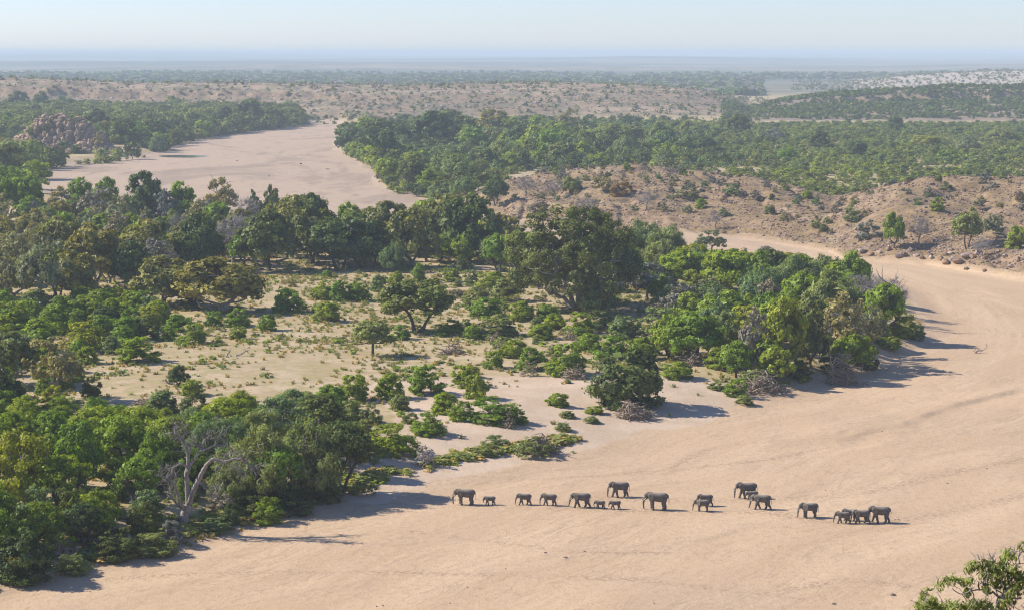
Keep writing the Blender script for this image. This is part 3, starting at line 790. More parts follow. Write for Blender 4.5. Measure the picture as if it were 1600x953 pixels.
SLOPE = [(775, 320, 40, 50, 'umbrella', 'tree'), (822, 306, 30, 36, 'grey', 'tree'), (866, 312, 34, 36, 'grey', 'tree'), (915, 340, 34, 46, 'grey', 'tree'), (882, 262, 42, 54, 'olive', 'tree'), (1010, 326, 28, 36, 'grey', 'tree'), (1118, 358, 30, 36, 'grey', 'tree'),
         (1397, 388, 58, 36, 'green', 'tree'), (1510, 389, 58, 56, 'feathertree', 'tree'), (1436, 382, 46, 46, 'grey', 'tree'), (1590, 388, 36, 40, 'bush', 'bush'), (1535, 402, 34, 44, 'grey', 'tree'), (1355, 372, 30, 40, 'scrubgrey', 'bush'), (1550, 370, 36, 40, 'scrubpale', 'bush'),
         (890, 300, 26, 40, 'feather', 'tree'), (840, 330, 18, 40, 'scrubgrey', 'bush'), (1095, 326, 16, 24, 'bush', 'bush'), (1145, 305, 18, 28, 'scrubgreen', 'bush'), (1180, 312, 18, 26, 'scrubgrey', 'bush'), (1205, 335, 12, 20, 'bushdark', 'bush'), (1262, 312, 14, 24, 'bush', 'bush'), (1288, 362, 12, 18, 'bushdark', 'bush'),
         (1465, 330, 22, 26, 'bush', 'bush'), (1275, 358, 16, 20, 'scrubgreen', 'bush'), (1330, 345, 26, 30, 'scrubgreen', 'bush'), (1075, 310, 20, 40, 'scrubpale', 'bush'), (970, 305, 26, 40, 'scrubrust', 'bush'), (940, 300, 24, 36, 'scrubpale', 'bush')]

def fig_tree(p, h, w, rng):
    tr, (V, F, tint) = make_tree(4243, H=h, W=w, amps=.55, gaps=1, clear=.13, n=420, cr=w * .042, leaves=60000, leaf=.42, shape='dome', trunks=6, r_tip=.075, bare=60, fork=.3, spread=.085)
    root = link('fig_tree', None, p, .7)
    link('trunk', mesh_np('trunk', *tr, [BARK_PALE]), parent=root)
    link('crown', mesh_np('crown', V, F, [LEAF['dark']], attrs={'tint': tint}), parent=root)
    tag(root, 'huge many-trunked dark green tree in the middle, largest of all', 'tree')
    PLACED.append((p[0], p[1], w * .42))

def px_size(p, hpx, wpx):
    d = project(p)[2]
    return hpx * d / FPX, wpx * d / FPX

WOODS = [(675, 232, 60, 88, 'dark', 'R'), (770, 212, 42, 56, 'olive', 'R'), (815, 236, 42, 60, 'dark', 'R'), (782, 256, 38, 42, 'feather', 'R'), (885, 212, 44, 42, 'pale', 'R'), (714, 292, 54, 100, 'feather', 'R'), (640, 292, 44, 48, 'dark', 'R'), (605, 288, 42, 46, 'green', 'R'), (620, 262, 30, 36, 'dark', 'R'),
    (560, 230, 26, 56, 'green', 'R'), (608, 219, 30, 62, 'dark', 'R'), (648, 266, 30, 40, 'yellow', 'R'), (945, 232, 42, 88, 'feather', 'R'), (1030, 232, 44, 56, 'feather', 'R'), (1152, 212, 34, 50, 'dark', 'R'), (1278, 234, 30, 40, 'dark', 'R'), (1398, 207, 27, 32, 'dark', 'R'), (1337, 246, 26, 36, 'dark', 'R'),
    (1512, 242, 30, 44, 'pale', 'R'), (1445, 231, 20, 52, 'yellow', 'R'), (1104, 242, 28, 32, 'dark', 'R'), (740, 240, 40, 50, 'green', 'R'), (700, 205, 34, 60, 'dark', 'R'), (850, 252, 34, 44, 'green', 'R'), (985, 226, 30, 44, 'olive', 'R'), (1075, 215, 28, 50, 'feather', 'R'), (1230, 252, 22, 40, 'green', 'R'), (1565, 222, 26, 50, 'feather', 'R'), (910, 240, 36, 44, 'dark', 'R'), (545, 222, 22, 34, 'grey', 'R'), (1210, 222, 22, 36, 'greyleaf', 'R'), (1480, 255, 22, 40, 'green', 'R'), (675, 300, 36, 50, 'green', 'R'), (580, 256, 26, 40, 'green', 'R'),
    (27, 178, 36, 42, 'dark', 'L'), (65, 180, 38, 36, 'dark', 'L'), (152, 215, 46, 50, 'dark', 'L'), (195, 230, 46, 54, 'dark', 'L'), (270, 176, 28, 46, 'feather', 'L'), (456, 184, 30, 38, 'feather', 'L'), (390, 198, 44, 48, 'dark', 'L'), (310, 208, 42, 50, 'feather', 'L'), (422, 200, 32, 42, 'dark', 'L'), (160, 230, 26, 36, 'greyleaf', 'L'), (240, 226, 40, 46, 'dark', 'L'), (350, 203, 38, 44, 'dark', 'L'), (110, 178, 30, 40, 'feather', 'L'), (225, 195, 34, 50, 'feather', 'L')]
def plant_listed():
    rng = np.random.default_rng(11)
    P = ground([t[0] for t in TREES], [t[1] for t in TREES])
    for (a, b, hp, wp, sp), p in zip(TREES, P):
        h, w = px_size(p, hp, wp * (1.2 if b > 640 else 1.1))
        add_plant('riverine_tree', sp, p - np.array([0, 0, .05]), h, w, rng)
        ITEMS[-1]['foot'] = (a, b)
    p = ground(905, 482)[0]
    h, w = px_size(p, 162, 218)
    fig_tree(p - np.array([0, 0, .1]), h, w, rng)
    P = ground([t[0] for t in BUSHES], [t[1] for t in BUSHES])
    for (a, b, hp, wp, sp), p in zip(BUSHES, P):
        h, w = px_size(p, hp * .9, wp * 1.05)
        add_plant('bush', sp, p - np.array([0, 0, .08]), h, w, rng, parts=False, cat='bush')
        ITEMS[-1]['foot'] = (a, b)
    P = ground([t[0] for t in SLOPE], [t[1] for t in SLOPE])
    for (a, b, hp, wp, sp, ct), p in zip(SLOPE, P):
        h, w = px_size(p, hp, wp)
        add_plant('hillside_tree' if ct == 'tree' else 'hillside_bush', sp, p - np.array([0, 0, .1]), h, w, rng, parts=ct == 'tree', cat=ct, lod='mid')
        ITEMS[-1]['foot'] = (a, b)
plant_listed()
def woods_listed():
    rng = np.random.default_rng(12)
    P = ground([t[0] for t in WOODS], [t[1] for t in WOODS])
    for (a, b, hp, wp, sp, sd), p in zip(WOODS, P):
        h, w = px_size(p, hp, wp)
        add_plant('forest_tree', sp, p - np.array([0, 0, .1]), h, w, rng, lod='mid')
        ITEMS[-1].update(side=sd, listed=True)
woods_listed()
for q in ground([289, 289, 296, 310], [822, 834, 846, 828]): PLACED.append((q[0], q[1], 4.5))

def scatter(poly, spacing, rng, nmax=400, clear=.55, keep=None):
    """points in a world polygon, kept apart from one another and from what already stands"""
    A = np.array(poly); lo = A.min(0); hi = A.max(0)
    out = []; cell = {}
    ex = [q for q in PLACED if lo[0] - 20 < q[0] < hi[0] + 20 and lo[1] - 20 < q[1] < hi[1] + 20]
    E = np.array(ex) if ex else np.zeros((0, 3))
    C = rng.uniform(lo, hi, (int(min(60000, 14 * (hi - lo).prod() / spacing ** 2)), 2))
    C = C[sdpoly(C[:, 0], C[:, 1], poly) < 0]
    for c in C:
        if len(out) >= nmax: break
        k = (int(c[0] // spacing), int(c[1] // spacing))
        if any(np.hypot(*(q - c)) < spacing for i in (-1, 0, 1) for j in (-1, 0, 1) for q in cell.get((k[0] + i, k[1] + j), ())): continue
        if len(E) and (np.hypot(E[:, 0] - c[0], E[:, 1] - c[1]) < clear * (E[:, 2] + spacing * .4)).any(): continue
        cell.setdefault(k, []).append(c); out.append(c)
    out = np.array(out) if out else np.zeros((0, 2))
    if keep is not None and len(out): out = out[keep(out)]
    return np.column_stack([out, terrain(out[:, 0], out[:, 1])]) if len(out) else np.zeros((0, 3))

def fill(poly_px, spacing, name, cat, table, hr, wr, seed, nmax=300, parts=True, zref=2.5, lod=None, clear=.55, keep=None):
    rng = np.random.default_rng(seed)
    P = scatter(P2W(poly_px, zref), spacing, rng, nmax, clear, keep)
    names = [a for a, _ in table]; w = np.array([b for _, b in table], float); w /= w.sum()
    for p in P:
        sp = names[rng.choice(len(names), p=w)]
        h = rng.uniform(*hr); wd = h * rng.uniform(*wr)
        add_plant(name, sp, p - np.array([0, 0, .08]), h, wd, rng, parts=parts, cat=cat, lod=lod)
    return len(P)
n = []
n.append(fill([(-40, 350), (250, 350), (520, 372), (545, 400), (430, 412), (330, 425), (250, 440), (180, 455), (60, 470), (-40, 480)], 10.5, 'riverine_tree', 'tree', [('dark', 2), ('olive', 5), ('green', 3), ('pale', 2), ('greyleaf', 2.2), ('grey', .7), ('feather', 1), ('yellow', .4)], (7, 13), (.85, 1.2), 21, 110))
n.append(fill([(540, 372), (790, 380), (800, 420), (545, 410)], 10, 'riverine_tree', 'tree', [('dark', 2), ('olive', 3), ('green', 3)], (7, 12), (.9, 1.2), 22, 30))
n.append(fill([(-20, 485), (240, 470), (265, 520), (160, 560), (140, 640), (-20, 660)], 6.0, 'bush', 'bush', [('bush', 5), ('bushdark', 1), ('bushyellow', 1.2), ('bushfeather', 1)], (3, 6), (1.1, 1.6), 23, 60, parts=False))
n.append(fill([(-40, 660), (300, 650), (560, 640), (560, 755), (420, 792), (310, 805), (240, 845), (-40, 900)], 5.2, 'bush', 'bush', [('bush', 5), ('bushdark', 2), ('bushyellow', 1), ('bushfeather', 2)], (2.5, 5.5), (1.0, 1.4), 24, 60, parts=False))
n.append(fill([(790, 405), (1000, 412), (1100, 428), (1320, 448), (1400, 475), (1410, 525), (1340, 565), (1200, 590), (1060, 570), (1020, 500), (990, 470)], 8.5, 'riverine_tree', 'tree', [('green', 4), ('feather', 3), ('yellow', 1), ('pale', 1), ('greyleaf', 1.2), ('grey', .5), ('dark', 1)], (6, 10), (.9, 1.25), 25, 70))
n.append(fill([(420, 450), (560, 425), (800, 430), (1020, 480), (1040, 570), (880, 590), (740, 540), (600, 470), (440, 500)], 9.5, 'bush', 'bush', [('bush', 3), ('bushfeather', 4), ('scrubgreen', 2), ('scrubgrey', 1), ('scrubpale', 1)], (1.0, 2.6), (1.2, 1.7), 26, 60, parts=False))
n.append(fill([(1040, 360), (1160, 370), (1290, 388), (1320, 395), (1440, 403), (1620, 425), (1620, 300), (1480, 283), (1400, 293), (1300, 322), (1200, 288), (1060, 272), (920, 268), (850, 275), (800, 300), (830, 335)], 7, 'hillside_bush', 'bush', [('scrubgreen', 2.4), ('scrubgrey', 4), ('scrubpale', 3), ('scrubrust', .8), ('bushdark', .6), ('bush', .5)], (1.0, 3.6), (1.1, 1.7), 27, 600, parts=False, zref=9, lod='mid', keep=lambda c: (sdpoly(c[:, 0], c[:, 1], BED) > 6) & (fbm(c[:, 0] / 40 + 9, c[:, 1] / 90, 3) < .17) & (fbm(c[:, 0] / 30, c[:, 1] / 30, 2) > -.2)))
print('filled', n)
# ------------------------------------------------------------------ far woods, ridge scrub, plain
def tile(protos, P, H, W, rng, name, mats):
    """many plants in one mesh: protos are (V, F, tint)"""
    Vs = []; Fs = []; Ts = []; Ms = []; base = 0
    which = rng.integers(len(protos), size=len(P))
    for k, (V, F, tint, mi) in enumerate(protos):
        s = np.where(which == k)[0]
        if not len(s): continue
        a = rng.uniform(0, 6.283, len(s)); c, sn = np.cos(a), np.sin(a)
        sx = (W[s] / 10)[:, None]; sz = (H[s] / 10)[:, None]
        x = (V[None, :, 0] * c[:, None] - V[None, :, 1] * sn[:, None]) * sx + P[s, 0:1]
        y = (V[None, :, 0] * sn[:, None] + V[None, :, 1] * c[:, None]) * sx + P[s, 1:2]
        z = V[None, :, 2] * sz + P[s, 2:3]
        Vs.append(np.stack([x, y, z], -1).reshape(-1, 3))
        Fs.append((F[None] + (np.arange(len(s)) * len(V))[:, None, None]).reshape(-1, F.shape[1]) + base)
        Ts.append(np.clip(np.tile(tint, len(s)) * .8 + np.repeat(rng.uniform(-.1, .3, len(s)), len(V)), 0, 1))
        Ms.append(np.full(len(s) * len(F), mi))
        base += len(s) * len(V)
    me = mesh_np(name, np.concatenate(Vs), np.concatenate(Fs), mats, np.concatenate(Ms), {'tint': np.concatenate(Ts)})
    return link(name, me)

def lowpoly(kind, seed, leaves, leaf, mi):
    if kind == 'tree': _, (V, F, t) = make_tree(seed, clear=.12, n=26, cr=1.8, leaves=leaves, leaf=leaf)
    else: _, (V, F, t) = make_tree(seed, clear=.02, n=16, cr=2.2, leaves=leaves, leaf=leaf, shape='bush')
    return V, F, t, mi

WOOD_R = [(536, 200), (640, 191), (760, 189), (900, 189), (1060, 191), (1180, 194), (1400, 194), (1700, 194), (2000, 203), (1900, 262), (1600, 276), (1480, 285), (1400, 296), (1310, 322), (1200, 288), (1060, 266), (1000, 257), (860, 272), (760, 294), (730, 314), (640, 298), (606, 288), (580, 252), (540, 236)]
WOOD_L = [(-500, 262), (-60, 268), (20, 262), (60, 262), (110, 252), (170, 247), (240, 238), (262, 224), (330, 209), (400, 200), (466, 193.5), (480, 187), (440, 181), (300, 177), (100, 175), (-500, 172)]
GLADES = [P2W([(1080, 264), (1200, 260), (1230, 266), (1130, 270)], 3), P2W([(1385, 260), (1470, 257), (1530, 262), (1470, 266)], 3), P2W([(770, 276), (850, 258), (880, 264), (800, 290)], 3), P2W([(160, 246), (240, 238), (250, 232), (190, 226), (120, 226), (4, 226), (-4, 250), (100, 252)], 3)]
def open_ground(p, k=0.0):
    m = np.ones(len(p), bool)
    for g in GLADES: m &= sdpoly(p[:, 0], p[:, 1], g) > k
    return m

def woods():
    rng = np.random.default_rng(31)
    for poly_px, name, nbig, tag_side in ((WOOD_L, 'forest_tree', 66, 'L'), (WOOD_R, 'forest_tree', 180, 'R')):
        W = P2W(poly_px, 3)
        P = scatter(W, 9.0 if tag_side == 'R' else 11, rng, 6000, .5, open_ground)
        q = project(P + np.array([0, 0, 4]))
        vis = (q[:, 0] > -30) & (q[:, 0] < 1630)
        # taller trees towards the river, lower thicket to the right and in front
        if tag_side == 'R':
            tall = 1 - smooth(820, 1250, q[:, 0])
            hgt = (4.0 + 6.5 * tall * (.35 + .65 * smooth(190, 215, q[:, 1]))) * (.85 + 1.0 * fbm(P[:, 0] / 70, P[:, 1] / 110, 2)) * rng.uniform(.6, 1.25, len(P)) * np.where(rng.random(len(P)) < .10, 1.5, 1)
            hgt = np.maximum(hgt, 2.0)
            front = smooth(252, 275, q[:, 1])
            hgt *= 1 - .5 * front * (1 - tall * .6)
        else:
            hgt = 13 * rng.uniform(.65, 1.2, len(P))
        # the ones that show largest stand alone
        score = np.where(vis, hgt / P[:, 1], -1)
        big = np.zeros(len(P), bool); big[np.argsort(-score)[:nbig]] = True
        big &= vis
        specs = ['dark', 'green', 'olive', 'feather', 'darkgreen', 'pale']
        wts = np.array([4, 1.6, 1.2, 2.2, 1.6, .5]) if tag_side == 'R' else np.array([6, .5, 1.2, 2, 2, .3])
        wts = wts / wts.sum()
        for p, h in zip(P[big], hgt[big]):
            zz = float(fbm(np.array([p[0] / 55]), np.array([p[1] / 80 + 4]), 2)[0])
            sp = specs[rng.choice(6, p=wts)] if rng.random() < .5 else ('dark' if zz > .06 else ('feather' if zz > -.12 else 'green'))
            w = h * rng.uniform(.95, 1.35)
            add_plant(name, sp, p - np.array([0, 0, .1]), h, w, rng, lod='far', parts=h * FPX / p[1] > 42)
            ITEMS[-1]['side'] = tag_side
        rest = ~big & (q[:, 0] > -420) & (q[:, 0] < 2050)
        mats = [LEAF['dark'], LEAF['green'], LEAF['olive'], LEAF['feather']]
        pr = [lowpoly('tree', 50 + i, 620, .95, ([0, 0, 2, 3, 3, 0] if tag_side == 'R' else [0, 0, 3, 3, 0, 0])[i]) for i in range(6)]
        o = tile(pr, P[rest] - np.array([0, 0, .2]), hgt[rest], hgt[rest] * rng.uniform(1.0, 1.4, rest.sum()), rng, 'woodland', mats)
        tag(o, 'close growing green treetops of the wood right of the far riverbed' if tag_side == 'R' else 'close growing dark treetops of the wood left of the far riverbed', 'woodland', kind='stuff')
        # low understorey
        Q = scatter(W, 5.2, rng, 9000, .2, lambda c: open_ground(c, -4 if tag_side == 'R' else 0))
        Q = Q[(project(Q)[:, 0] > -420) & (project(Q)[:, 0] < 2050)]
        pr = [lowpoly('bush', 70 + i, 130, 1.7, i % 4) for i in range(6)]
        mats = [LEAF['umbrella'], LEAF['feather'], LEAF['dark'], LEAF['green']] if tag_side == 'R' else [LEAF['dark'], LEAF['feather'], LEAF['dark'], LEAF['feather']]
        h = rng.uniform(1.2, 4.2, len(Q))
        o = tile(pr, Q, h, h * 1.8, rng, 'undergrowth', mats)
        tag(o, 'green shrubs packed between the trees right of the far riverbed' if tag_side == 'R' else 'dark shrubs packed between the trees left of the far riverbed', 'undergrowth', kind='stuff')
woods()

def ridge_scrub():
    rng = np.random.default_rng(41)
    # far pale ridge
    parts = []
    for poly, n, hr in ((P2W([(-300, 170), (500, 182), (1175, 186), (1175, 168), (-300, 150)], 3) + [(820, 3100), (-2300, 3100)], 5200, (1.4, 4.2)),):
        pass
    n = 7000
    u = rng.uniform(-.42, .128, n); y = rng.uniform(1900, 2950, n); x = u * y
    a = np.stack([x, y], 1)
    d = fbm(x / 60, y / 60, 3)
    a = a[d > -.12 + .25 * rng.normal(size=n)][:5200]
    ha = rng.uniform(1.2, 4.0, len(a)) * np.where(rng.random(len(a)) < .08, 1.6, 1)
    # dark ridge on the right: dense
    n = 11000
    u = rng.uniform(.105, .40, n); y = 1935 + 400 * rng.random(n) ** .8; x = u * y
    b = np.stack([x, y], 1)[fbm(x / 70, y / 70, 3) + .25 * rng.normal(size=n) > -.22 - .2 * smooth(2050, 2250, y)][:6400]
    hb = rng.uniform(2.0, 5.0, len(b))
    P = np.concatenate([a, b]); H = np.concatenate([ha, hb])
    P = np.column_stack([P, terrain(P[:, 0], P[:, 1]) - .15])
    isb = np.arange(len(P)) >= len(a)
    q = project(P)
    vis = (q[:, 0] > 0) & (q[:, 0] < 1600)
    # hidden behind the crest?
    crest_ok = P[:, 1] < np.where(isb, 2290, 2480)
    for sel, cnt, specs, nm in ((~isb, 150, ['scrubgreen', 'scrubgrey', 'bushdark', 'scrubpale'], 'a'), (isb, 140, ['bushdark', 'bushdark', 'bushfeather', 'scrubgreen'], 'b')):
        sc = np.where(sel & vis & crest_ok, H / P[:, 1], -1)
        top = np.argsort(-sc)[:cnt]
        for i in top:
            if sc[i] < 0: continue
            sp = specs[rng.integers(4)]
            cm = plant_meshes(sp, int(rng.integers(3)), 'far')[1]
            w = H[i] * rng.uniform(1.1, 1.6)
            o = link('ridge_bush', cm, P[i], rng.uniform(0, 6.28), (w / 10, w / 10, H[i] / 10))
            o['category'] = 'bush'
            ITEMS.append(dict(o=o, px=float(q[i, 0]), py=float(q[i, 1]), spec=sp, h=H[i], label=None, group=None, desc=None, name='ridge_bush', side=nm))
            H[i] = 0
    mats = [LEAF['feather'], LEAF['grey'], LEAF['dark'], LEAF['grey']]
    for sel, nm, lab, mt in ((~isb, 'scrub', 'sparse grey green scrub dotted over the pale far ridge', mats), (isb, 'scrub', 'dense dark scrub covering the shaded ridge at right', [LEAF['dark'], LEAF['dark'], LEAF['dark'], LEAF['umbrella']])):
        k = sel & (H > 0)
        pr = [lowpoly('bush', 90 + i, 60, 2.6, i % 4) for i in range(6)]
        o = tile(pr, P[k], H[k], H[k] * rng.uniform(1.1, 1.7, k.sum()), rng, nm, mt)
        tag(o, lab, 'scrub', kind='stuff')
    # pale hill far right, and the wooded plain beyond the ridges
    n = 2200
    y = rng.uniform(3500, 4700, n); x = rng.uniform(.14, .42, n) * y
    H = rng.uniform(2, 5, n) * (fbm(x / 120, y / 120, 3) > -.25)
    P = np.column_stack([x, y, terrain(x, y)])[H > 0]; H = H[H > 0]
    pr = [lowpoly('bush', 110 + i, 36, 3.6, i % 4) for i in range(4)]
    o = tile(pr, P, H, H * 1.5, rng, 'scrub', mats)
    tag(o, 'tiny grey scrub dotting the pale hill at far right', 'scrub', kind='stuff')
    n = 16000
    y = 3050 + 3300 * rng.random(n) ** 1.2; x = rng.uniform(-.36, .36, n) * y
    band = fbm(x / 700, y / 350 + 3, 3)
    k = (band + .35 * rng.normal(size=n) > .10 + .3 * np.abs(smooth(5200, 6600, y)) - .25 * np.exp(-((y - 4700) / 500) ** 2)) & ~((x / y > .125) & (y < 4900))
    x, y = x[k], y[k]
    P = np.column_stack([x, y, terrain(x, y) - .3])
    H = rng.uniform(5, 12, len(P)) * (1 - .3 * smooth(5200, 6500, y))
    pr = [lowpoly('tree', 130 + i, 44, 4.4, i % 3) for i in range(6)]
    o = tile(pr, P, H, H * rng.uniform(1.3, 2.1, len(P)), rng, 'woodland', [LEAF['feather'], LEAF['grey'], LEAF['dark']])  # pale grey foliage puts part of the distance haze into the leaf colour
    tag(o, 'hazy blue woodland filling the plain beyond the far ridges', 'woodland', kind='stuff')
ridge_scrub()

# ------------------------------------------------------------------ rocks
def rock_mat(name, c1, c2):
    m, t, out = node_mat(name)
    b = NB(t)
    pos = b.n('NewGeometry').outputs['Position']
    rnd = b.attr('tint')
    col = b.mix(b.ramp(b.noise(pos, 1.6, 4, .7), .35, .65), c1, c2)
    col = b.mix(1.0, col, b.mix(rnd, (.6, .6, .62), (1.2, 1.15, 1.1)), 'MULTIPLY')
    bs = b.n('BsdfPrincipled'); b.set(bs.inputs['Base Color'], col); bs.inputs['Roughness'].default_value = .9; bs.inputs['Specular IOR Level'].default_value = .2
    t.links.new(bs.outputs[0], out.inputs[0])
    return m
ROCK_RED = rock_mat('rock_red', (.20, .125, .080), (.35, .235, .155))
ROCK_PALE = rock_mat('rock_pale', (.30, .215, .165), (.47, .38, .31))
ROCK_DARK = rock_mat('rock_dark', (.17, .12, .095), (.40, .30, .24))

ROCK_KNOLL = rock_mat('rock_knoll', (.27, .175, .11), (.47, .34, .225))
def rock_shape(seed, flat=.7, sub=2, rough=.28):
    rng = np.random.default_rng(seed)
    bm = bmesh.new(); bmesh.ops.create_icosphere(bm, subdivisions=sub, radius=1)
    V = np.array([v.co[:] for v in bm.verts]); F = np.array([[v.index for v in f.verts] for f in bm.faces]); bm.free()
    # cut flat facets: push the ball inside random planes
    for _ in range(9):
        n = rng.normal(size=3); n /= np.linalg.norm(n)
        k = rng.uniform(.55, .85); d = V @ n
        V = V - np.maximum(d - k, 0)[:, None] * n
    V += rng.normal(0, rough * .12, V.shape)
    V *= np.array([rng.uniform(.8, 1.25), rng.uniform(.7, 1.1), flat])
    return V, F

def rocks():
    rng = np.random.default_rng(51)
    shp = [rock_shape(i, rng.uniform(.5, .85), 1) for i in range(8)]
    big = [rock_shape(30 + i, rng.uniform(.55, .9), 2) for i in range(6)]
    # stones all over the red slope
    n = 60000
    y = rng.uniform(600, 960, n); u = rng.uniform(-.03, .36, n); x = u * y
    _, sd, land, mD, _, _, _ = terrain(x, y, True)
    k = (mD > .5) & (fbm(x / 25, y / 25, 3) + .3 * rng.normal(size=n) > -.02)
    x, y = x[k][:24000], y[k][:24000]
    z = terrain(x, y)
    S = np.minimum(1.5, .2 + rng.exponential(.19, len(x)))
    pr = [(V * 10, F, np.full(len(V), .4), i % 2) for i, (V, F) in enumerate(shp)]
    o = tile(pr, np.column_stack([x, y, z + .1 * S]), S, S, rng, 'rubble', [ROCK_RED, ROCK_DARK])
    tag(o, 'reddish rubble strewn over the bare hill right of centre', 'rubble', kind='stuff')
    # broken stone along the foot of the bank
    fx = np.linspace(800, 1640, 420); FY = np.interp(fx, [800, 900, 1040, 1160, 1300, 1330, 1450, 1600, 1640], [337, 350, 357, 365, 384, 397, 404, 429, 436])
    base = G(fx, FY, .5)
    n = 4200
    i = rng.integers(len(base), size=n); w = rng.random(n)
    wt = smooth(1250, 1420, fx[i]); keep = rng.random(n) < .15 + .85 * wt
    i = i[keep]
    off = np.abs(rng.normal(0, 10, len(i))) * (.35 + smooth(1330, 1600, fx[i])) - 1.5
    u = base[i, 0] / base[i, 1]
    y = base[i, 1] + off; x = u * y + rng.normal(0, 1, len(i))
    S = np.minimum(.9, .16 + rng.exponential(.16, len(i)))
    o = tile([(V * 10, F, np.full(len(V), .6), i % 2) for i, (V, F) in enumerate(shp)], np.column_stack([x, y, terrain(x, y)]), S, S, rng, 'rubble', [ROCK_PALE, ROCK_RED])
    tag(o, 'pale broken stone along the far bank of the near riverbed', 'rubble', kind='stuff')
    n = 16000
    u = rng.uniform(-.30, .36, n); y = rng.uniform(1980, 2480, n); x = u * y
    hz = terrain(x, y)
    k = (hz > 7) & (fbm(x / 50, y / 30, 3) + .25 * rng.normal(size=n) > .05)
    x, y, hz = x[k][:5200], y[k][:5200], hz[k][:5200]
    S = np.minimum(3.4, .7 + rng.exponential(.6, len(x)))
    o = tile([(V * 10, F, np.full(len(V), .5), i % 2) for i, (V, F) in enumerate(shp)], np.column_stack([x, y, hz]), S, S * 1.2, rng, 'rubble', [ROCK_PALE, ROCK_RED])
    tag(o, 'broken rock showing along the far ridges', 'rubble', kind='stuff')
    # single boulders of the bank
    spots = [(1345, 396, 11), (1360, 400, 9), (1405, 402, 10), (1412, 400, 8), (1432, 401, 8), (1440, 405, 7), (1455, 404, 8), (1470, 406, 8), (1478, 411, 9), (1490, 408, 11), (1498, 412, 12), (1512, 402, 13), (1520, 404, 9), (1528, 398, 10), (1504, 398, 8), (1485, 398, 7), (1476, 400, 8), (1538, 424, 6), (1510, 421, 6),
             (1388, 391, 8), (1374, 396, 6), (1560, 412, 9), (1580, 418, 8), (1592, 408, 8), (1570, 402, 7), (1549, 408, 6), (1420, 394, 6)]
    P = ground([s[0] for s in spots], [s[1] for s in spots])
    meshes = [mesh_np('boulder', V, F, [m], attrs={'tint': np.full(len(V), .5)}) for (V, F) in big for m in (ROCK_PALE, ROCK_RED)]
    for j, ((a, c, hp), p) in enumerate(zip(spots, P)):
        r = hp * p[1] / FPX * .75
        o = link('boulder', meshes[(j * 5 + (1 if 1475 < a < 1530 else 0)) % 12], p + np.array([0, 0, r * .3]), rng.uniform(0, 6.28), (r * rng.uniform(.9, 1.5), r, r * rng.uniform(.8, 1.1)))
        o['category'] = 'boulder'
        ITEMS.append(dict(o=o, px=a, py=c, spec='redrock' if 1475 < a < 1530 else 'palerock', h=r, label=None, group='boulders along the foot of the rocky bank', desc=None, name='boulder'))
    # loose dark lumps on the sand
    lumps = [(470, 257, 3.4, 5), (420, 276, 2.6, 4), (512, 265, 2, 8), (370, 252, 1.6, 6), (852, 863, 3, 5), (884, 871, 3, 7), (1378, 674, 2.5, 3), (730, 917, 2.5, 3), (598, 946, 3, 4), (588, 947, 3, 4), (1395, 929, 5, 9), (1303, 943, 3, 8), (1404, 812, 4, 3), (1398, 811, 2, 3), (790, 888, 2, 3), (1290, 766, 2, 3), (703, 942, 2, 3), (1022, 942, 2.2, 3), (913, 861, 2, 6), (1480, 755, 2, 4), (1542, 732, 2, 3)]
    P = ground([s[0] for s in lumps], [s[1] for s in lumps])
    md = [mesh_np('dung', V, F, [ROCK_DARK], attrs={'tint': np.full(len(V), .15)}) for V, F in big[:3]]
    names = {0: 'dark lump lying out on the far riverbed, the larger one', 1: 'small dark lump on the far riverbed above the treetops'}
    for j, ((a, c, hp, wp), p) in enumerate(zip(lumps, P)):
        s = p[1] / FPX
        o = link('dung_clod' if j > 3 else 'dark_rock', md[j % 3], p + np.array([0, 0, hp * s * .25]), rng.uniform(0, 3), (wp * s * .5, wp * s * .45, hp * s * .55))
        o['category'] = 'clod' if j > 3 else 'rock'
        ITEMS.append(dict(o=o, px=a, py=c, spec='clod' if j > 3 else 'darkrock', h=1, label=names.get(j), group=None, desc=None, name='lump'))
rocks()

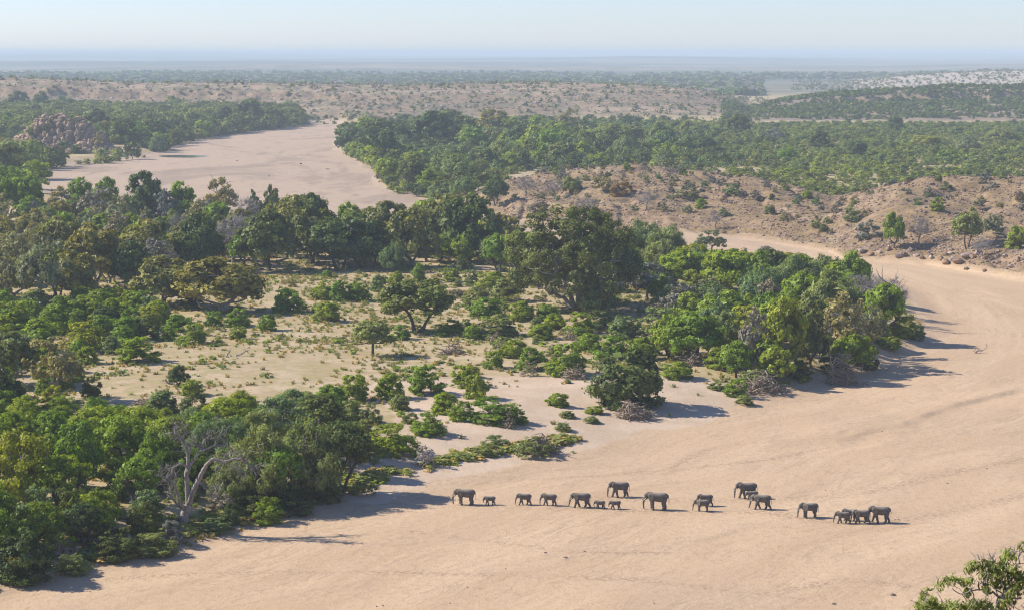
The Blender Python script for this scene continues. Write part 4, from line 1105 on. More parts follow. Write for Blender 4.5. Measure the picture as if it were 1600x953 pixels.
def outcrop():
    """dark jointed rock knoll at the left of the far riverbed: stacked columns of broken blocks"""
    rng = np.random.default_rng(61)
    V0 = []; F0 = []; T0 = []; base = 0
    c = G(98, 240, 3.0); sc = c[1] / FPX           # metres per pixel there
    shp = [rock_shape(200 + i, .9, 1, .35) for i in range(8)]
    top = lambda px: np.interp(px, [5, 20, 40, 58, 80, 100, 118, 130, 142, 160, 178], [222, 212, 193, 183, 183, 185, 189, 199, 215, 232, 240])
    for _ in range(620):
        px = rng.uniform(6, 176)
        hmax = (241 - top(px)) * sc
        lv = rng.random() ** .8
        z = hmax * lv
        depth = 26 * lv + rng.normal(0, 1.5) + 2
        x = c[0] + (px - 98) * sc + rng.normal(0, .5)
        y = c[1] + depth
        V, F = shp[rng.integers(8)]
        s = rng.uniform(1.3, 3.2)
        col = px > 40 and lv < .8
        a = rng.uniform(0, 6.28)
        R = np.array([[math.cos(a), -math.sin(a), 0], [math.sin(a), math.cos(a), 0], [0, 0, 1]])
        W = (V * np.array([s, s, s * (rng.uniform(1.0, 1.7) if col else rng.uniform(.6, .95))])) @ R.T + np.array([x, y, 2.6 + z])
        V0.append(W); F0.append(F + base); T0.append(np.full(len(W), rng.random())); base += len(W)
    # solid core behind the blocks
    pxs = np.linspace(4, 178, 40); N = 9
    core = []
    for px in pxs:
        hm = max(.5, (241 - top(px)) * sc - 1.0)
        for k in range(N):
            t = k / (N - 1)
            prof = math.sin(math.pi * min(t * 1.0, 1)) ** .55 if 0 < t < 1 else 0
            core.append((c[0] + (px - 98) * sc, c[1] + 1 + 60 * t, 1.5 + hm * (min(1, t / .42) if t < .42 else 1 - smooth(.5, 1, t))))
    i = (np.arange(len(pxs) - 1)[:, None] * N + np.arange(N - 1)[None, :]).ravel()
    Fq = np.stack([i, i + N, i + N + 1, i + 1], 1)
    Vc = np.array(core)
    V = np.concatenate(V0 + [Vc]); 
    Fc = np.concatenate([Fq[:, [0, 1, 2]], Fq[:, [0, 2, 3]]]) + base
    F = np.concatenate(F0 + [Fc]); T = np.concatenate(T0 + [np.full(len(Vc), .3)])
    V = V - np.array([c[0], c[1], 0])
    o = link('rock_outcrop', mesh_np('rock_outcrop', V, F, [ROCK_KNOLL], attrs={'tint': T}), (c[0], c[1], 0))
    tag(o, 'dark craggy rock knoll with upright cracks at left of the far riverbed', 'rock outcrop')
    spots = [(96, 230, 12, 20), (60, 232, 14, 16), (120, 240, 16, 22), (100, 188, 10, 16), (70, 196, 12, 12), (148, 222, 16, 22), (40, 210, 14, 16), (20, 235, 20, 26), (90, 246, 7, 10), (75, 242, 12, 18), (132, 248, 9, 16), (64, 207, 14, 10)]
    rs = np.random.default_rng(62)
    for a, b_, hp, wp in spots:
        lv = max(0, (241 - b_) / 60)
        p = np.array([c[0] + (a - 98) * sc, c[1] + 26 * lv, 0]); p[2] = terrain(p[0:1], p[1:2])[0] + max(0, (240 - b_)) * sc * .98 - .4
        add_plant('outcrop_bush', ['bushdark', 'bushfeather', 'scrubpale'][rs.integers(3)], p, hp * sc, wp * sc, rs, parts=False, cat='bush', lod='far')
    # dark talus point at the foot
outcrop()

def pool():
    c = G(287, 245)
    W = []
    for a in np.linspace(0, 2 * np.pi, 40, endpoint=False):
        W.append((c[0] + 16 * math.cos(a) * (1 + .15 * math.sin(3 * a)), c[1] + 17 * math.sin(a) * (1 + .2 * math.cos(2 * a + 1)), 0))
    z = max(terrain(np.array([p[0] for p in W]), np.array([p[1] for p in W])).mean(), terrain(c[0:1], c[1:2])[0]) + .07
    m, t, out = node_mat('water'); b = NB(t)
    bs = b.n('BsdfPrincipled'); bs.inputs['Base Color'].default_value = (.10, .12, .12, 1); bs.inputs['Roughness'].default_value = .06
    bp = b.n('Bump'); bp.inputs['Strength'].default_value = .05; b.set(bp.inputs['Height'], b.noise(b.n('NewGeometry').outputs['Position'], .8, 3)); b.set(bs.inputs['Normal'], bp.outputs[0])
    t.links.new(bs.outputs[0], out.inputs[0])
    V = np.array([(p[0], p[1], z) for p in W] + [(c[0], c[1], z)])
    F = np.array([(i, (i + 1) % 40, 40) for i in range(40)])
    tag(link('water', mesh_np('water', V, F, [m])), 'small pale pool left in the far riverbed', 'water', kind='structure')
pool()

# ------------------------------------------------------------------ grass and low growth on the near land
def ground_cover():
    rng = np.random.default_rng(71)
    W = P2W([(-60, 350), (520, 370), (1000, 398), (1330, 430), (1440, 500), (1430, 530), (1200, 612), (1000, 650), (720, 720), (560, 762), (290, 840), (0, 910), (-60, 920)], 1.5)
    A = np.array(W); lo, hi = A.min(0), A.max(0)
    C = rng.uniform(lo, hi, (60000, 2))
    C = C[sdpoly(C[:, 0], C[:, 1], W) < 0]
    pal = sdpoly(C[:, 0], C[:, 1], PALE)
    dens = fbm(C[:, 0] / 18, C[:, 1] / 18, 4) + .25 * rng.normal(size=len(C)) - .55 * (1 - smooth(-4, 6, pal))
    opn = sdpoly(C[:, 0], C[:, 1], P2W([(130, 560), (420, 545), (560, 560), (600, 600), (380, 650), (130, 650)], 2.4))
    dens -= .22 * (1 - smooth(-8, 8, opn))
    C = C[dens > -.02][:22000]
    P = np.column_stack([C, terrain(C[:, 0], C[:, 1])])
    # tufts: crossed blades
    pr = []
    for k in range(5):
        r = np.random.default_rng(720 + k); V = []; F = []
        for j in range(16):
            a = r.uniform(0, 6.28); d = r.uniform(0, 4.5) ; c = np.array([d * math.cos(a), d * math.sin(a), 0])
            tip = c + np.array([r.normal(0, 2.4), r.normal(0, 2.4), r.uniform(5, 11)]); w = np.array([math.cos(a + 1.5), math.sin(a + 1.5), 0]) * r.uniform(.7, 1.5)
            i = len(V); V += [c - w, c + w, tip + w * .3, tip - w * .3]; F.append((i, i + 1, i + 2, i + 3))
        pr.append((np.array(V, float), np.array(F), np.repeat(r.random(16), 4), [0, 0, 1, 2, 1][k]))
    H = rng.uniform(.25, .75, len(P))
    o = tile(pr, P, H, H * rng.uniform(1.3, 2.4, len(P)), rng, 'grass', [LEAF['grass'], LEAF['feather'], LEAF['pale']])
    tag(o, 'dry grass tufts over the clearing and between the bushes', 'grass', kind='stuff')
    # knee-high herbs and seedlings
    d2 = fbm(P[:, 0] / 30 + 9, P[:, 1] / 30, 3) + .12 * rng.normal(size=len(P))
    Q = P[(d2 - .22 * (1 - smooth(-8, 8, sdpoly(P[:, 0], P[:, 1], P2W([(130, 545), (420, 530), (560, 560), (600, 600), (380, 650), (130, 650)], 2.4)))) > -.06)][:6000] + np.array([.4, .3, 0])
    pr = [lowpoly('bush', 740 + i, 46, 2.3, [0, 0, 1, 2, 0, 1][i]) for i in range(6)]
    H = rng.uniform(.35, 1.2, len(Q)) * (1 - .45 * (rng.random(len(Q)) < .5))
    o = tile(pr, Q, H, H * rng.uniform(1.3, 2.1, len(Q)), rng, 'undergrowth', [LEAF['feather'], LEAF['green'], LEAF['pale']])
    tag(o, 'low grey green herbs dotted through the clearing', 'undergrowth', kind='stuff')
    # creepers along the river edge of the near bank
    edge = P2W([(0, 912), (60, 893), (150, 876), (240, 858), (290, 840), (335, 824), (420, 802), (490, 788), (560, 764), (620, 748), (720, 723), (780, 708), (860, 703), (900, 690)], .6)
    E = np.array(edge); n = 2600
    i = rng.integers(len(E) - 1, size=n); t = rng.random(n)[:, None]
    C = E[i] * (1 - t) + E[i + 1] * t + rng.normal(0, 1.3, (n, 2)) + np.array([-1.2, 2.0])
    k = fbm(C[:, 0] / 9, C[:, 1] / 9, 3) + .1 * rng.normal(size=n) > -.03
    C = C[k]
    P = np.column_stack([C, terrain(C[:, 0], C[:, 1])])
    H = rng.uniform(.3, .9, len(P))
    pr = [lowpoly('bush', 760 + i, 60, 2.2, [0, 1, 1, 2][i]) for i in range(4)]
    o = tile(pr, P, H, H * 2.4, rng, 'undergrowth', [LEAF['green'], LEAF['feather'], LEAF['grass']])
    tag(o, 'green creeping growth trailing along the near river bank', 'undergrowth', kind='stuff')
ground_cover()
# ------------------------------------------------------------------ dead wood
def at_depth(px, py, y):
    r = ray(px, py); k = y / r[..., 1]
    return np.stack([r[..., 0] * k, np.broadcast_to(y, np.shape(px)).astype(float), CAMZ + r[..., 2] * k], -1)

def limb_lines(spec, foot_px, rng, s, depth):
    """spec: list of ([(zoom x, zoom y, sideways depth m)], r0, r1) traced limb by limb; real metres about the foot"""
    out = []
    for pts, r0, r1 in spec:
        P = []
        for a, b, d in pts:
            q = at_depth(np.array(a), np.array(b), depth + d)
            P.append(q)
        R = np.linspace(r0, r1, len(P)) * .86
        out.append(spline(P, R, 4, rng, .05))
    return out

BARK_HERO = bark_mat('bark_hero', (.15, .13, .108), (.37, .325, .275))
def bare_tree():
    rng = np.random.default_rng(81)
    g = ground(289, 822)[0]
    D = g[1]
    z = lambda a, b: (220 + a / 4.765, 640 + b / 4.765)
    L = []
    def limb(pts, r0, r1, d0=0., d1=0.):
        n = len(pts)
        L.append(([(*z(a, b), d0 + (d1 - d0) * i / (n - 1)) for i, (a, b) in enumerate(pts)], r0, r1))
    limb([(318, 880), (322, 810), (335, 760), (352, 715)], .78, .62)
    limb([(290, 870), (300, 800), (330, 745)], .4, .42, .2, .1)
    limb([(352, 735), (318, 735), (290, 680), (262, 600), (240, 545), (205, 520), (150, 485)], .46, .1, 0, -1.5)
    limb([(275, 640), (255, 570), (262, 490), (240, 430)], .22, .06, -.5, .5)
    limb([(318, 735), (260, 690), (220, 640), (195, 615)], .26, .08, 0, -2)
    limb([(352, 720), (350, 650), (345, 560), (338, 480), (350, 400), (348, 320), (325, 260), (300, 215), (262, 185), (250, 130), (243, 60)], .48, .06, 0, 1.5)
    limb([(262, 185), (215, 172), (165, 182)], .1, .03, 1.2, 1.6)
    limb([(256, 140), (300, 128), (345, 112)], .1, .03, 1.3, 1)
    limb([(300, 215), (325, 185), (318, 170)], .09, .03, 1, .8)
    limb([(345, 350), (372, 300), (362, 262), (385, 250)], .13, .04, 1, 2)
    limb([(360, 700), (385, 620), (415, 560), (445, 490), (470, 440), (505, 395), (548, 362), (620, 385), (700, 362), (770, 380), (820, 425), (858, 482)], .5, .06, 0, -2.5)
    limb([(345, 470), (375, 400), (425, 330), (455, 285), (475, 225), (545, 178)], .3, .06, .3, 2.5)
    limb([(440, 310), (490, 292), (540, 270), (640, 270), (690, 310), (740, 345)], .2, .04, 1.2, 3)
    limb([(548, 268), (562, 235), (580, 195), (640, 176)], .13, .04, 2, 3)
    limb([(450, 290), (415, 260), (390, 230), (392, 180)], .11, .03, 1.5, 2)
    limb([(338, 420), (300, 400), (255, 425), (205, 440), (130, 458)], .22, .04, .3, -1.5)
    limb([(250, 428), (215, 480), (180, 522)], .1, .03, 0, -1)
    limb([(460, 560), (500, 600), (540, 640), (552, 662)], .18, .05, -.5, -2.5)
    limb([(430, 530), (460, 565), (500, 600)], .2, .15, -.3, -.8)
    limb([(500, 578), (545, 572), (598, 575)], .1, .03, -1, -2)
    limb([(545, 580), (580, 640), (590, 690)], .1, .03, -1.5, -2)
    limb([(640, 385), (625, 350), (660, 305)], .1, .03, -1, -.5)
    limb([(700, 425), (760, 475), (785, 525)], .1, .03, -1.5, -2)
    limb([(620, 385), (680, 430), (720, 440)], .13, .06, -1, -1.6)
    limb([(545, 370), (560, 420), (580, 460)], .1, .03, -.8, -1.2)
    limb([(790, 395), (850, 420), (900, 415)], .07, .02, -2, -2.4)
    lines = limb_lines(L, None, rng, 1, D)
    # twigs off the outer limbs
    tw = []
    for P, R in lines[2:]:
        k = len(P)
        for _ in range(int(k * 1.9)):
            i = rng.integers(k // 2, k); d = rng.normal(size=3); d[2] += .3; d /= np.linalg.norm(d); l = rng.uniform(.5, 1.7)
            m1 = P[i] + d * l * .5
            tw.append((np.array([P[i], m1, m1 + (d + rng.normal(0, .5, 3)) * l * .5]), np.array([.045, .03, .014])))
    root = link('bare_tree', None, tuple(g))
    for nm, ls, n in (('trunk', lines[:2], 10), ('limbs', lines[2:], 8), ('twigs', tw, 3)):
        V, F = tubes(ls, n)
        me = mesh_np(nm, V - g, F, [BARK_HERO], smooth_shade=True)
        link(nm, me, parent=root)
    tag(root, 'gnarled leafless dead tree standing at the edge of the near sand', 'tree')
bare_tree()

BARK_DRIFT = bark_mat('bark_drift', (.19, .14, .095), (.37, .285, .20))
def heap_mesh(seed, n, w, h, r=(.05, .16), long=1.0):
    rng = np.random.default_rng(seed); lines = []
    for _ in range(n):
        a = rng.uniform(0, 6.283); q = rng.random() ** .6
        c = np.array([math.cos(a) * q * w * .36, math.sin(a) * q * w * .28, 0])
        zz = h * (1 - q ** 1.5) * rng.uniform(.1, 1)
        d = np.array([rng.normal(0, 1), rng.normal(0, .7), rng.normal(0, .35)]); d /= np.linalg.norm(d)
        L = rng.uniform(.25, .55) * w * long
        r0 = rng.uniform(*r)
        P = [c + np.array([0, 0, zz]) + d * L * (t - .5) + rng.normal(0, .09 * L, 3) for t in (0, .33, .66, 1)]
        P = np.array(P); P[:, 2] = np.maximum(P[:, 2], r0 * .6)
        lines.append(spline(P, np.linspace(r0, r0 * .35, 4), 3))
    return tubes(lines, 5)
HEAPS = [((1188, 612), 88, 22, 'long heap of grey flood debris below the wooded point'), ((990, 653), 66, 24, 'tangled driftwood heap under the big round bush on the sand'), ((665, 727), 44, 30, 'white bare branches of a fallen bush above the river bank'),
         ((97, 868), 58, 28, 'pale curved branch tangle between bushes at bottom left'), ((706, 553), 46, 14, 'low grey brush pile on the open ground right of the small grey tree'), ((826, 587), 30, 30, 'upright pointed stump of bleached roots amid bushes'),
         ((900, 592), 44, 18, 'brown twig heap right of the bleached stump'), ((1315, 600), 70, 40, 'tangle of bleached trunks under the pale domed tree'), ((1085, 570), 50, 16, 'heap of grey sticks under the bright green tree'),
         ((890, 530), 36, 12, 'grey fallen branches between shrubs below the huge tree'), ((795, 668), 26, 22, 'small pale leafless shrub standing on the sand flat'), ((225, 632), 40, 10, 'broken brown logs on the ground left of the clearing'),
         ((845, 708), 60, 26, 'dark brush heap on the low bank above the elephants')]
def driftwood():
    P = ground([h[0][0] for h in HEAPS], [h[0][1] for h in HEAPS])
    for j, ((q, wp, hp, lab), p) in enumerate(zip(HEAPS, P)):
        h, w = px_size(p, hp, wp)
        V, F = heap_mesh(300 + j, 120 if wp > 50 else 60, w * 1.1, h * 1.35, (.05, .17) if wp > 40 else (.04, .12), .8 if hp < 26 else .75)
        o = link('driftwood_heap', mesh_np('driftwood_heap', V, F, [BARK_DRIFT if j != 2 else BARK_DEAD], smooth_shade=True), p, 0)
        tag(o, lab, 'driftwood')
    # single fallen pieces
    rng = np.random.default_rng(83)
    logs = [((1533, 552), [(-9, -2, 0), (-3, 3, 1), (3, 4, .5), (9, 12, 0)], 'dead branch lying alone out on the sand at right'),
            ((382, 556), [(-14, 0, 0), (-4, 3, 0), (4, 9, 0), (6, 4, 0)], 'pale fallen log on the open ground of the clearing'),
            ((357, 558), [(-4, 0, 0), (0, 6, 0), (3, 10, 0)], 'short broken stump beside the pale fallen log'),
            ((265, 600), [(-7, 8, 0), (-2, 1, 0), (8, 0, 0)], 'thin forked stick beside the small dark tree in the clearing'),
            ((272, 621), [(-4, 0, 0), (4, 3, 0)], 'short dark stick lying below the small dark tree'),
            ((545, 468), [(-16, 2, 0), (0, 2, 0), (18, 5, 0)], 'long pale log lying beside shrubs above the clearing'),
            ((995, 522), [(-20, 6, 1), (0, 2, 0), (18, -8, 0), (28, -14, 0)], 'long pale fallen trunk below right of the huge tree'),
            ((600, 712), [(-18, 0, 0), (0, 3, 0), (20, -2, 0)], 'thin bleached branches lying under the bush on the bank')]
    P = ground([l[0][0] for l in logs], [l[0][1] for l in logs])
    for (q, pts, lab), p in zip(logs, P):
        s = p[1] / FPX
        A = np.array([(a * s, d, max(b, 0) * s * .9 + .12) for a, b, d in pts])
        ls = [spline(A, np.linspace(.2, .09, len(A)), 4, rng, .03)]
        for _ in range(5):
            i = rng.integers(1, len(ls[0][0])); b0 = ls[0][0][i]; d = rng.normal(0, .8, 3); d[2] = abs(d[2])
            ls.append((np.array([b0, b0 + d * .7, b0 + d * 1.2 + rng.normal(0, .2, 3)]), np.array([.07, .05, .02])))
        V, F = tubes(ls, 6)
        tag(link('fallen_branch', mesh_np('fallen_branch', V, F, [BARK_DEAD], smooth_shade=True), p), lab, 'fallen branch')
    # slim dead trees with pale stems
    for j, (bx, by, hp, lab) in enumerate([(1383, 505, 92, 'thin dead tree with bare forked top at the tip of the wooded point'), (1300, 600, 60, 'leaning white dead snag in the driftwood below the pale domed tree'), (56, 345, 32, 'small white Y-shaped dead tree in the wood at left'), (985, 215, 26, 'white split dead trunk deep in the wood right of the far riverbed'), (1345, 580, 52, 'white dead fork leaning over driftwood beside the dark bush')]):
        r = np.random.default_rng(840 + j); p = ground(bx, by)[0]; h, _ = px_size(p, hp, 1)
        ls = [spline([(0, 0, -.2), (.05 * h, 0, .25 * h), (-.02 * h, 0, .5 * h), (-.07 * h, .05, .8 * h), (-.06 * h, 0, h)], [.03 * h, .022 * h, .017 * h, .009 * h, .004 * h], 4, r, .04)]
        for a, b, c in ((.45, .3, .8), (.3, -.25, .6), (.6, .22, .9), (.7, -.2, .95), (.5, .1, .75)):
            ls.append(spline([(0, 0, a * h), (b * .6 * h, r.normal(0, .05 * h), (a + .4 * (c - a)) * h), (b * h, r.normal(0, .1 * h), c * h)], [.013 * h, .009 * h, .003 * h], 4, r, .05))
        root = link('dead_tree', mesh_np('dead_tree', *tubes(ls, 6), [BARK_DEAD], smooth_shade=True), p)
        tag(root, lab, 'tree')
driftwood()

# ------------------------------------------------------------------ elephants
def skin_mat():
    m, t, out = node_mat('elephant_skin'); b = NB(t)
    pos = b.n('TexCoord').outputs['Object']
    f = b.noise(pos, 2.2, 5, .65)
    col = b.mix(b.ramp(f, .35, .65), (.098, .087, .075), (.165, .148, .126))
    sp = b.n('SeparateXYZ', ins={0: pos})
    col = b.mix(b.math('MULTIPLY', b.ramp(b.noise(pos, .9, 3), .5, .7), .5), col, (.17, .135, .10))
    col = b.mix(b.math('MULTIPLY', b.ramp(b.math('ADD', sp.outputs[2], b.math('MULTIPLY', f, .5)), 2.1, 2.75), .8), col, (.33, .275, .205))  # paler upper back: dust, with the sunlit look painted into the colour
    bs = b.n('BsdfPrincipled'); b.set(bs.inputs['Base Color'], col); bs.inputs['Roughness'].default_value = .8; bs.inputs['Specular IOR Level'].default_value = .25
    w = b.noise(pos, 9, 4, .7); bp = b.n('Bump'); bp.inputs['Strength'].default_value = .5; bp.inputs['Distance'].default_value = .04; b.set(bp.inputs['Height'], w); b.set(bs.inputs['Normal'], bp.outputs[0])
    t.links.new(bs.outputs[0], out.inputs[0]); return m
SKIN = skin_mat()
def plain_mat(name, c, r):
    m, t, out = node_mat(name); b = NB(t)
    bs = b.n('BsdfPrincipled'); b.set(bs.inputs['Base Color'], b.mix(b.noise(b.n('TexCoord').outputs['Object'], 6, 3), tuple(x * .8 for x in c), c)); bs.inputs['Roughness'].default_value = r
    t.links.new(bs.outputs[0], out.inputs[0]); return m
IVORY = plain_mat('ivory', (.62, .55, .42), .4); EYE = plain_mat('eye_dark', (.02, .015, .01), .2)

def loft(sections, n=16):
    """closed body through elliptical cross-sections (x, y, z, half-width across, half-height, axis) -> V, F"""
    C = np.array([s[0] for s in sections], float); A = np.array([s[1] for s in sections]); B = np.array([s[2] for s in sections])
    T = np.gradient(C, axis=0); T /= np.linalg.norm(T, axis=1)[:, None]
    side = np.array([0, 1.0, 0]); S = np.repeat(side[None], len(C), 0); S = S - T * (S * T).sum(1)[:, None]; S /= np.linalg.norm(S, axis=1)[:, None]
    U = np.cross(T, S); an = np.linspace(0, 2 * np.pi, n, endpoint=False)
    ring = C[:, None] + S[:, None] * (A[:, None] * np.cos(an)[None])[..., None] + U[:, None] * (B[:, None] * np.sin(an)[None])[..., None]
    k = len(C); V = np.concatenate([ring.reshape(-1, 3), C[:1], C[-1:]])
    F = []
    for i in range(k - 1):
        for j in range(n): F.append((i * n + j, i * n + (j + 1) % n, (i + 1) * n + (j + 1) % n, (i + 1) * n + j))
    for j in range(n):
        F.append(((j + 1) % n, j, k * n)); F.append(((k - 1) * n + j, (k - 1) * n + (j + 1) % n, k * n + 1))
    return V, F

def sampled(keys, m=5):
    K = np.array([list(c) + [a, b] for c, a, b in keys], float)
    P, _ = spline(K, np.zeros(len(K)), m)
    return [(p[:3], max(p[3], .01), max(p[4], .01)) for p in P]

def elephant_mesh(name, step, trunk_curl=0., ear=0., calf=False, head_low=0.):
    """faces -X. step: forward offsets of (front near, front far, hind near, hind far); lift per leg"""
    parts = []
    leg = 1.0 if not calf else .9
    def add(keys, n=14, m=5): parts.append(loft(sampled(keys, m), n))
    add([((-1.12, 0, 1.66), .20, .24), ((-.98, 0, 1.76), .40, .46), ((-.65, 0, 1.80), .50, .56), ((-.2, 0, 1.75), .55, .60), ((.25, 0, 1.73), .56, .63), ((.65, 0, 1.78), .53, .60), ((.98, 0, 1.79), .46, .54), ((1.20, 0, 1.77), .32, .40), ((1.36, 0, 1.70), .14, .2)], 18)
    hl = head_low
    add([((-.75, 0, 1.95), .34, .42), ((-1.05, 0, 2.02 - hl * .5), .33, .42), ((-1.35, 0, 2.05 - hl), .33, .46), ((-1.6, 0, 1.98 - hl), .29, .42), ((-1.76, 0, 1.88 - hl), .16, .24)], 14)
    add([((-1.22, 0, 2.36 - hl), .2, .14), ((-1.42, 0, 2.34 - hl), .24, .2), ((-1.58, 0, 2.18 - hl), .2, .2)], 10)
    tc = trunk_curl
    if calf: add([((-1.6, 0, 1.9), .22, .24), ((-1.80, 0, 1.55), .17, .18), ((-1.86, 0, 1.15), .12, .13), ((-1.82 + tc, 0, .8), .09, .1), ((-1.62 + tc * 2, 0, .62 + .2 * tc), .07, .07)], 10)
    else: add([((-1.58, 0, 1.88 - hl), .23, .26), ((-1.82, 0, 1.50 - hl), .18, .19), ((-1.93, 0, 1.08 - hl * .7), .135, .14), ((-1.95 - tc * .3, 0, .65), .11, .11), ((-1.95 - tc, 0, .30), .09, .09), ((-1.90 - tc * 1.6, 0, .10 + max(0, tc) * .4), .075, .075)], 10)
    add([((-1.5, 0, 1.62 - hl), .14, .1), ((-1.66, 0, 1.46 - hl), .08, .07), ((-1.72, 0, 1.40 - hl), .03, .03)], 8)          # lower lip
    for k, (x0, y0, front) in enumerate(((-.74, .33, 1), (-.74, -.33, 1), (.86, .33, 0), (.86, -.33, 0))):
        st, lf = step[k]
        if front:
            add([((x0, y0 * .8, 1.75), .26, .30), ((x0 + st * .15, y0, 1.25), .23, .27), ((x0 + st * .5 - (.06 if lf else 0), y0, .78), .175, .20), ((x0 + st * .85, y0, .35 + lf * .6), .155, .165), ((x0 + st, y0, .12 + lf), .185, .19), ((x0 + st, y0, .0 + lf), .20, .21)], 12)
        else:
            add([((x0 - .02, y0 * .75, 1.75), .30, .42), ((x0 - .04 + st * .15, y0, 1.25), .27, .36), ((x0 - .06 + st * .45, y0, .82), .20, .24), ((x0 + .07 + st * .75, y0, .42 + lf * .6), .15, .165), ((x0 + st, y0, .12 + lf), .175, .18), ((x0 + st, y0, .0 + lf), .185, .20)], 12)
    for sgn in (1, -1):     # ears: thick flaps laid back along the neck, opened out by `ear`
        a = np.array([(-1.32, 2.24), (-1.12, 2.42), (-.82, 2.40), (-.56, 2.12), (-.54, 1.76), (-.74, 1.38), (-.98, 1.18), (-1.16, 1.42), (-1.28, 1.84)])
        V = []; F = []
        for q, off in ((0, .03), (1, .12)):
            for (x, z) in a:
                back = max(0, x + 1.3)
                V.append((x, sgn * (.33 + off + back * (.30 + ear * .7)), z - hl))
        n = len(a)
        F.append(tuple(range(n))[::-1]); F.append(tuple(range(n, 2 * n)))
        for i in range(n): F.append((i, (i + 1) % n, n + (i + 1) % n, n + i))
        parts.append((np.array(V), F))
    parts.append(loft(sampled([((1.25, 0, 1.95), .07, .07), ((1.42, .02, 1.70), .05, .05), ((1.47, .05, 1.3), .04, .04), ((1.47, .08, .95), .04, .04), ((1.46, .08, .78), .06, .05)], 4), 8))
    bm = bmesh.new()
    for V, F in parts:
        vs = [bm.verts.new(v) for v in V]
        for f in F:
            try: bm.faces.new([vs[i] for i in f])
            except ValueError: pass
    bmesh.ops.recalc_face_normals(bm, faces=bm.faces[:])
    me = bpy.data.meshes.new('tmp'); bm.to_mesh(me); bm.free()
    o = bpy.data.objects.new('tmp', me); scene.collection.objects.link(o)
    md = o.modifiers.new('r', 'REMESH'); md.mode = 'VOXEL'; md.voxel_size = .036
    sm = o.modifiers.new('s', 'SMOOTH'); sm.factor = .5; sm.iterations = 4
    dg = bpy.context.evaluated_depsgraph_get()
    res = bpy.data.meshes.new_from_object(o.evaluated_get(dg))
    bpy.data.objects.remove(o); bpy.data.meshes.remove(me)
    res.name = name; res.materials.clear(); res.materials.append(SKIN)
    res.polygons.foreach_set('use_smooth', np.ones(len(res.polygons), bool))
    return res

GAIT = [[(-.42, 0), (.30, 0), (.36, .0), (-.30, .0)], [(.34, .0), (-.44, .0), (-.36, 0), (.40, .06)], [(-.12, .14), (.12, 0), (.10, 0), (-.2, 0)], [(-.05, 0), (.08, 0), (.05, 0), (-.06, 0)], [(.36, .05), (-.40, 0), (-.30, 0), (.46, 0)]]
BODIES = [elephant_mesh('elephant', GAIT[0]), elephant_mesh('elephant', GAIT[1], .1, .15), elephant_mesh('elephant', GAIT[2], -.06, .05, head_low=.06), elephant_mesh('elephant', GAIT[3], .05, .8), elephant_mesh('elephant', GAIT[4], .15, .2, head_low=.1)]
CALVES = [elephant_mesh('elephant', GAIT[0], 0, .2, True, .12), elephant_mesh('elephant', GAIT[1], .1, .1, True, .05)]
def tusk_mesh(sgn):
    P, R = spline([(-1.60, sgn * .20, 1.62), (-1.80, sgn * .27, 1.42), (-2.0, sgn * .29, 1.36), (-2.16, sgn * .27, 1.42)], [.065, .055, .04, .012], 4)
    return mesh_np('tusk', *tubes([(P, R)], 8), [IVORY], smooth_shade=True)
TUSKS = [tusk_mesh(1), tusk_mesh(-1)]
def eye_mesh(sgn):
    bm = bmesh.new(); bmesh.ops.create_icosphere(bm, subdivisions=2, radius=.045, matrix=Matrix.Translation((-1.56, sgn * .285, 2.06)))
    me = bpy.data.meshes.new('eye'); bm.to_mesh(me); bm.free(); me.materials.append(EYE); return me
EYES = [eye_mesh(1), eye_mesh(-1)]
HERD = [  # centre px, foot py, height px, pose, calf, turn, label
    (728, 788, 27, 2, 0, 0, 'large elephant leading the line, nearest the shaded left bank'),
    (766, 788, 15, 0, 1, 0, 'calf walking alone right behind the leading elephant'),
    (820, 788, 19, 1, 0, 6, 'young elephant third in line, in the gap behind the first calf'),
    (859, 789, 20, 0, 0, -4, 'young elephant fourth in line, ahead of the one with two calves'),
    (909, 792, 25, 4, 0, 0, 'large elephant walking just ahead of two small calves'),
    (938, 794, 14, 1, 1, 0, 'tiny calf right at the tail of a large elephant'),
    (962, 795, 15, 0, 1, 5, 'tiny calf, the hinder of two walking one after the other'),
    (969, 776, 26, 0, 0, 8, 'large elephant walking above the two tiny calves, off the line'),
    (1028, 796, 30, 2, 0, -5, 'largest elephant, walking alone mid line with curved trunk'),
    (1103, 790, 20, 1, 0, 8, 'half hidden young elephant behind another of its size'),
    (1098, 798, 20, 3, 0, 0, 'young elephant covering the lower half of another one'),
    (1168, 778, 27, 0, 0, 6, 'tall elephant with a pale calf half hidden at its hind legs'),
    (1176, 781, 16, 0, 1, 10, 'pale calf squeezed between two grown elephants'),
    (1191, 795, 25, 4, 0, -4, 'elephant with raised tail, in front of the pale calf'),
    (1265, 808, 25, 3, 0, 10, 'lone elephant with spread ears, ahead of the last bunch'),
    (1318, 817, 20, 1, 0, 0, 'front small elephant of the last tight bunch of four'),
    (1329, 813, 20, 0, 0, 0, 'mostly hidden small elephant in the last tight bunch'),
    (1347, 817, 23, 1, 0, 4, 'middling elephant between the hidden one and the last big one'),
    (1376, 816, 28, 0, 0, 0, 'big elephant bringing up the rear of the line'),
]
def elephants():
    P = ground([h[0] for h in HERD], [h[1] for h in HERD])
    for (px, py, hp, pose, calf, turn, lab), p in zip(HERD, P):
        h = hp * project(p)[2] / FPX
        s = h / 2.5 / math.cos(math.atan2(CAMZ, p[1])) * .95
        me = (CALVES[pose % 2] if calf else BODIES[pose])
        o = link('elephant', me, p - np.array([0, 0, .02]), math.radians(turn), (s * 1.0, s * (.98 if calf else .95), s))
        tag(o, lab, 'elephant', 'elephants crossing the dry riverbed')
        for k in (0, 1):
            if not calf and hp > 22: link('tusk', TUSKS[k], parent=o)
            link('eye', EYES[k], parent=o)
elephants()

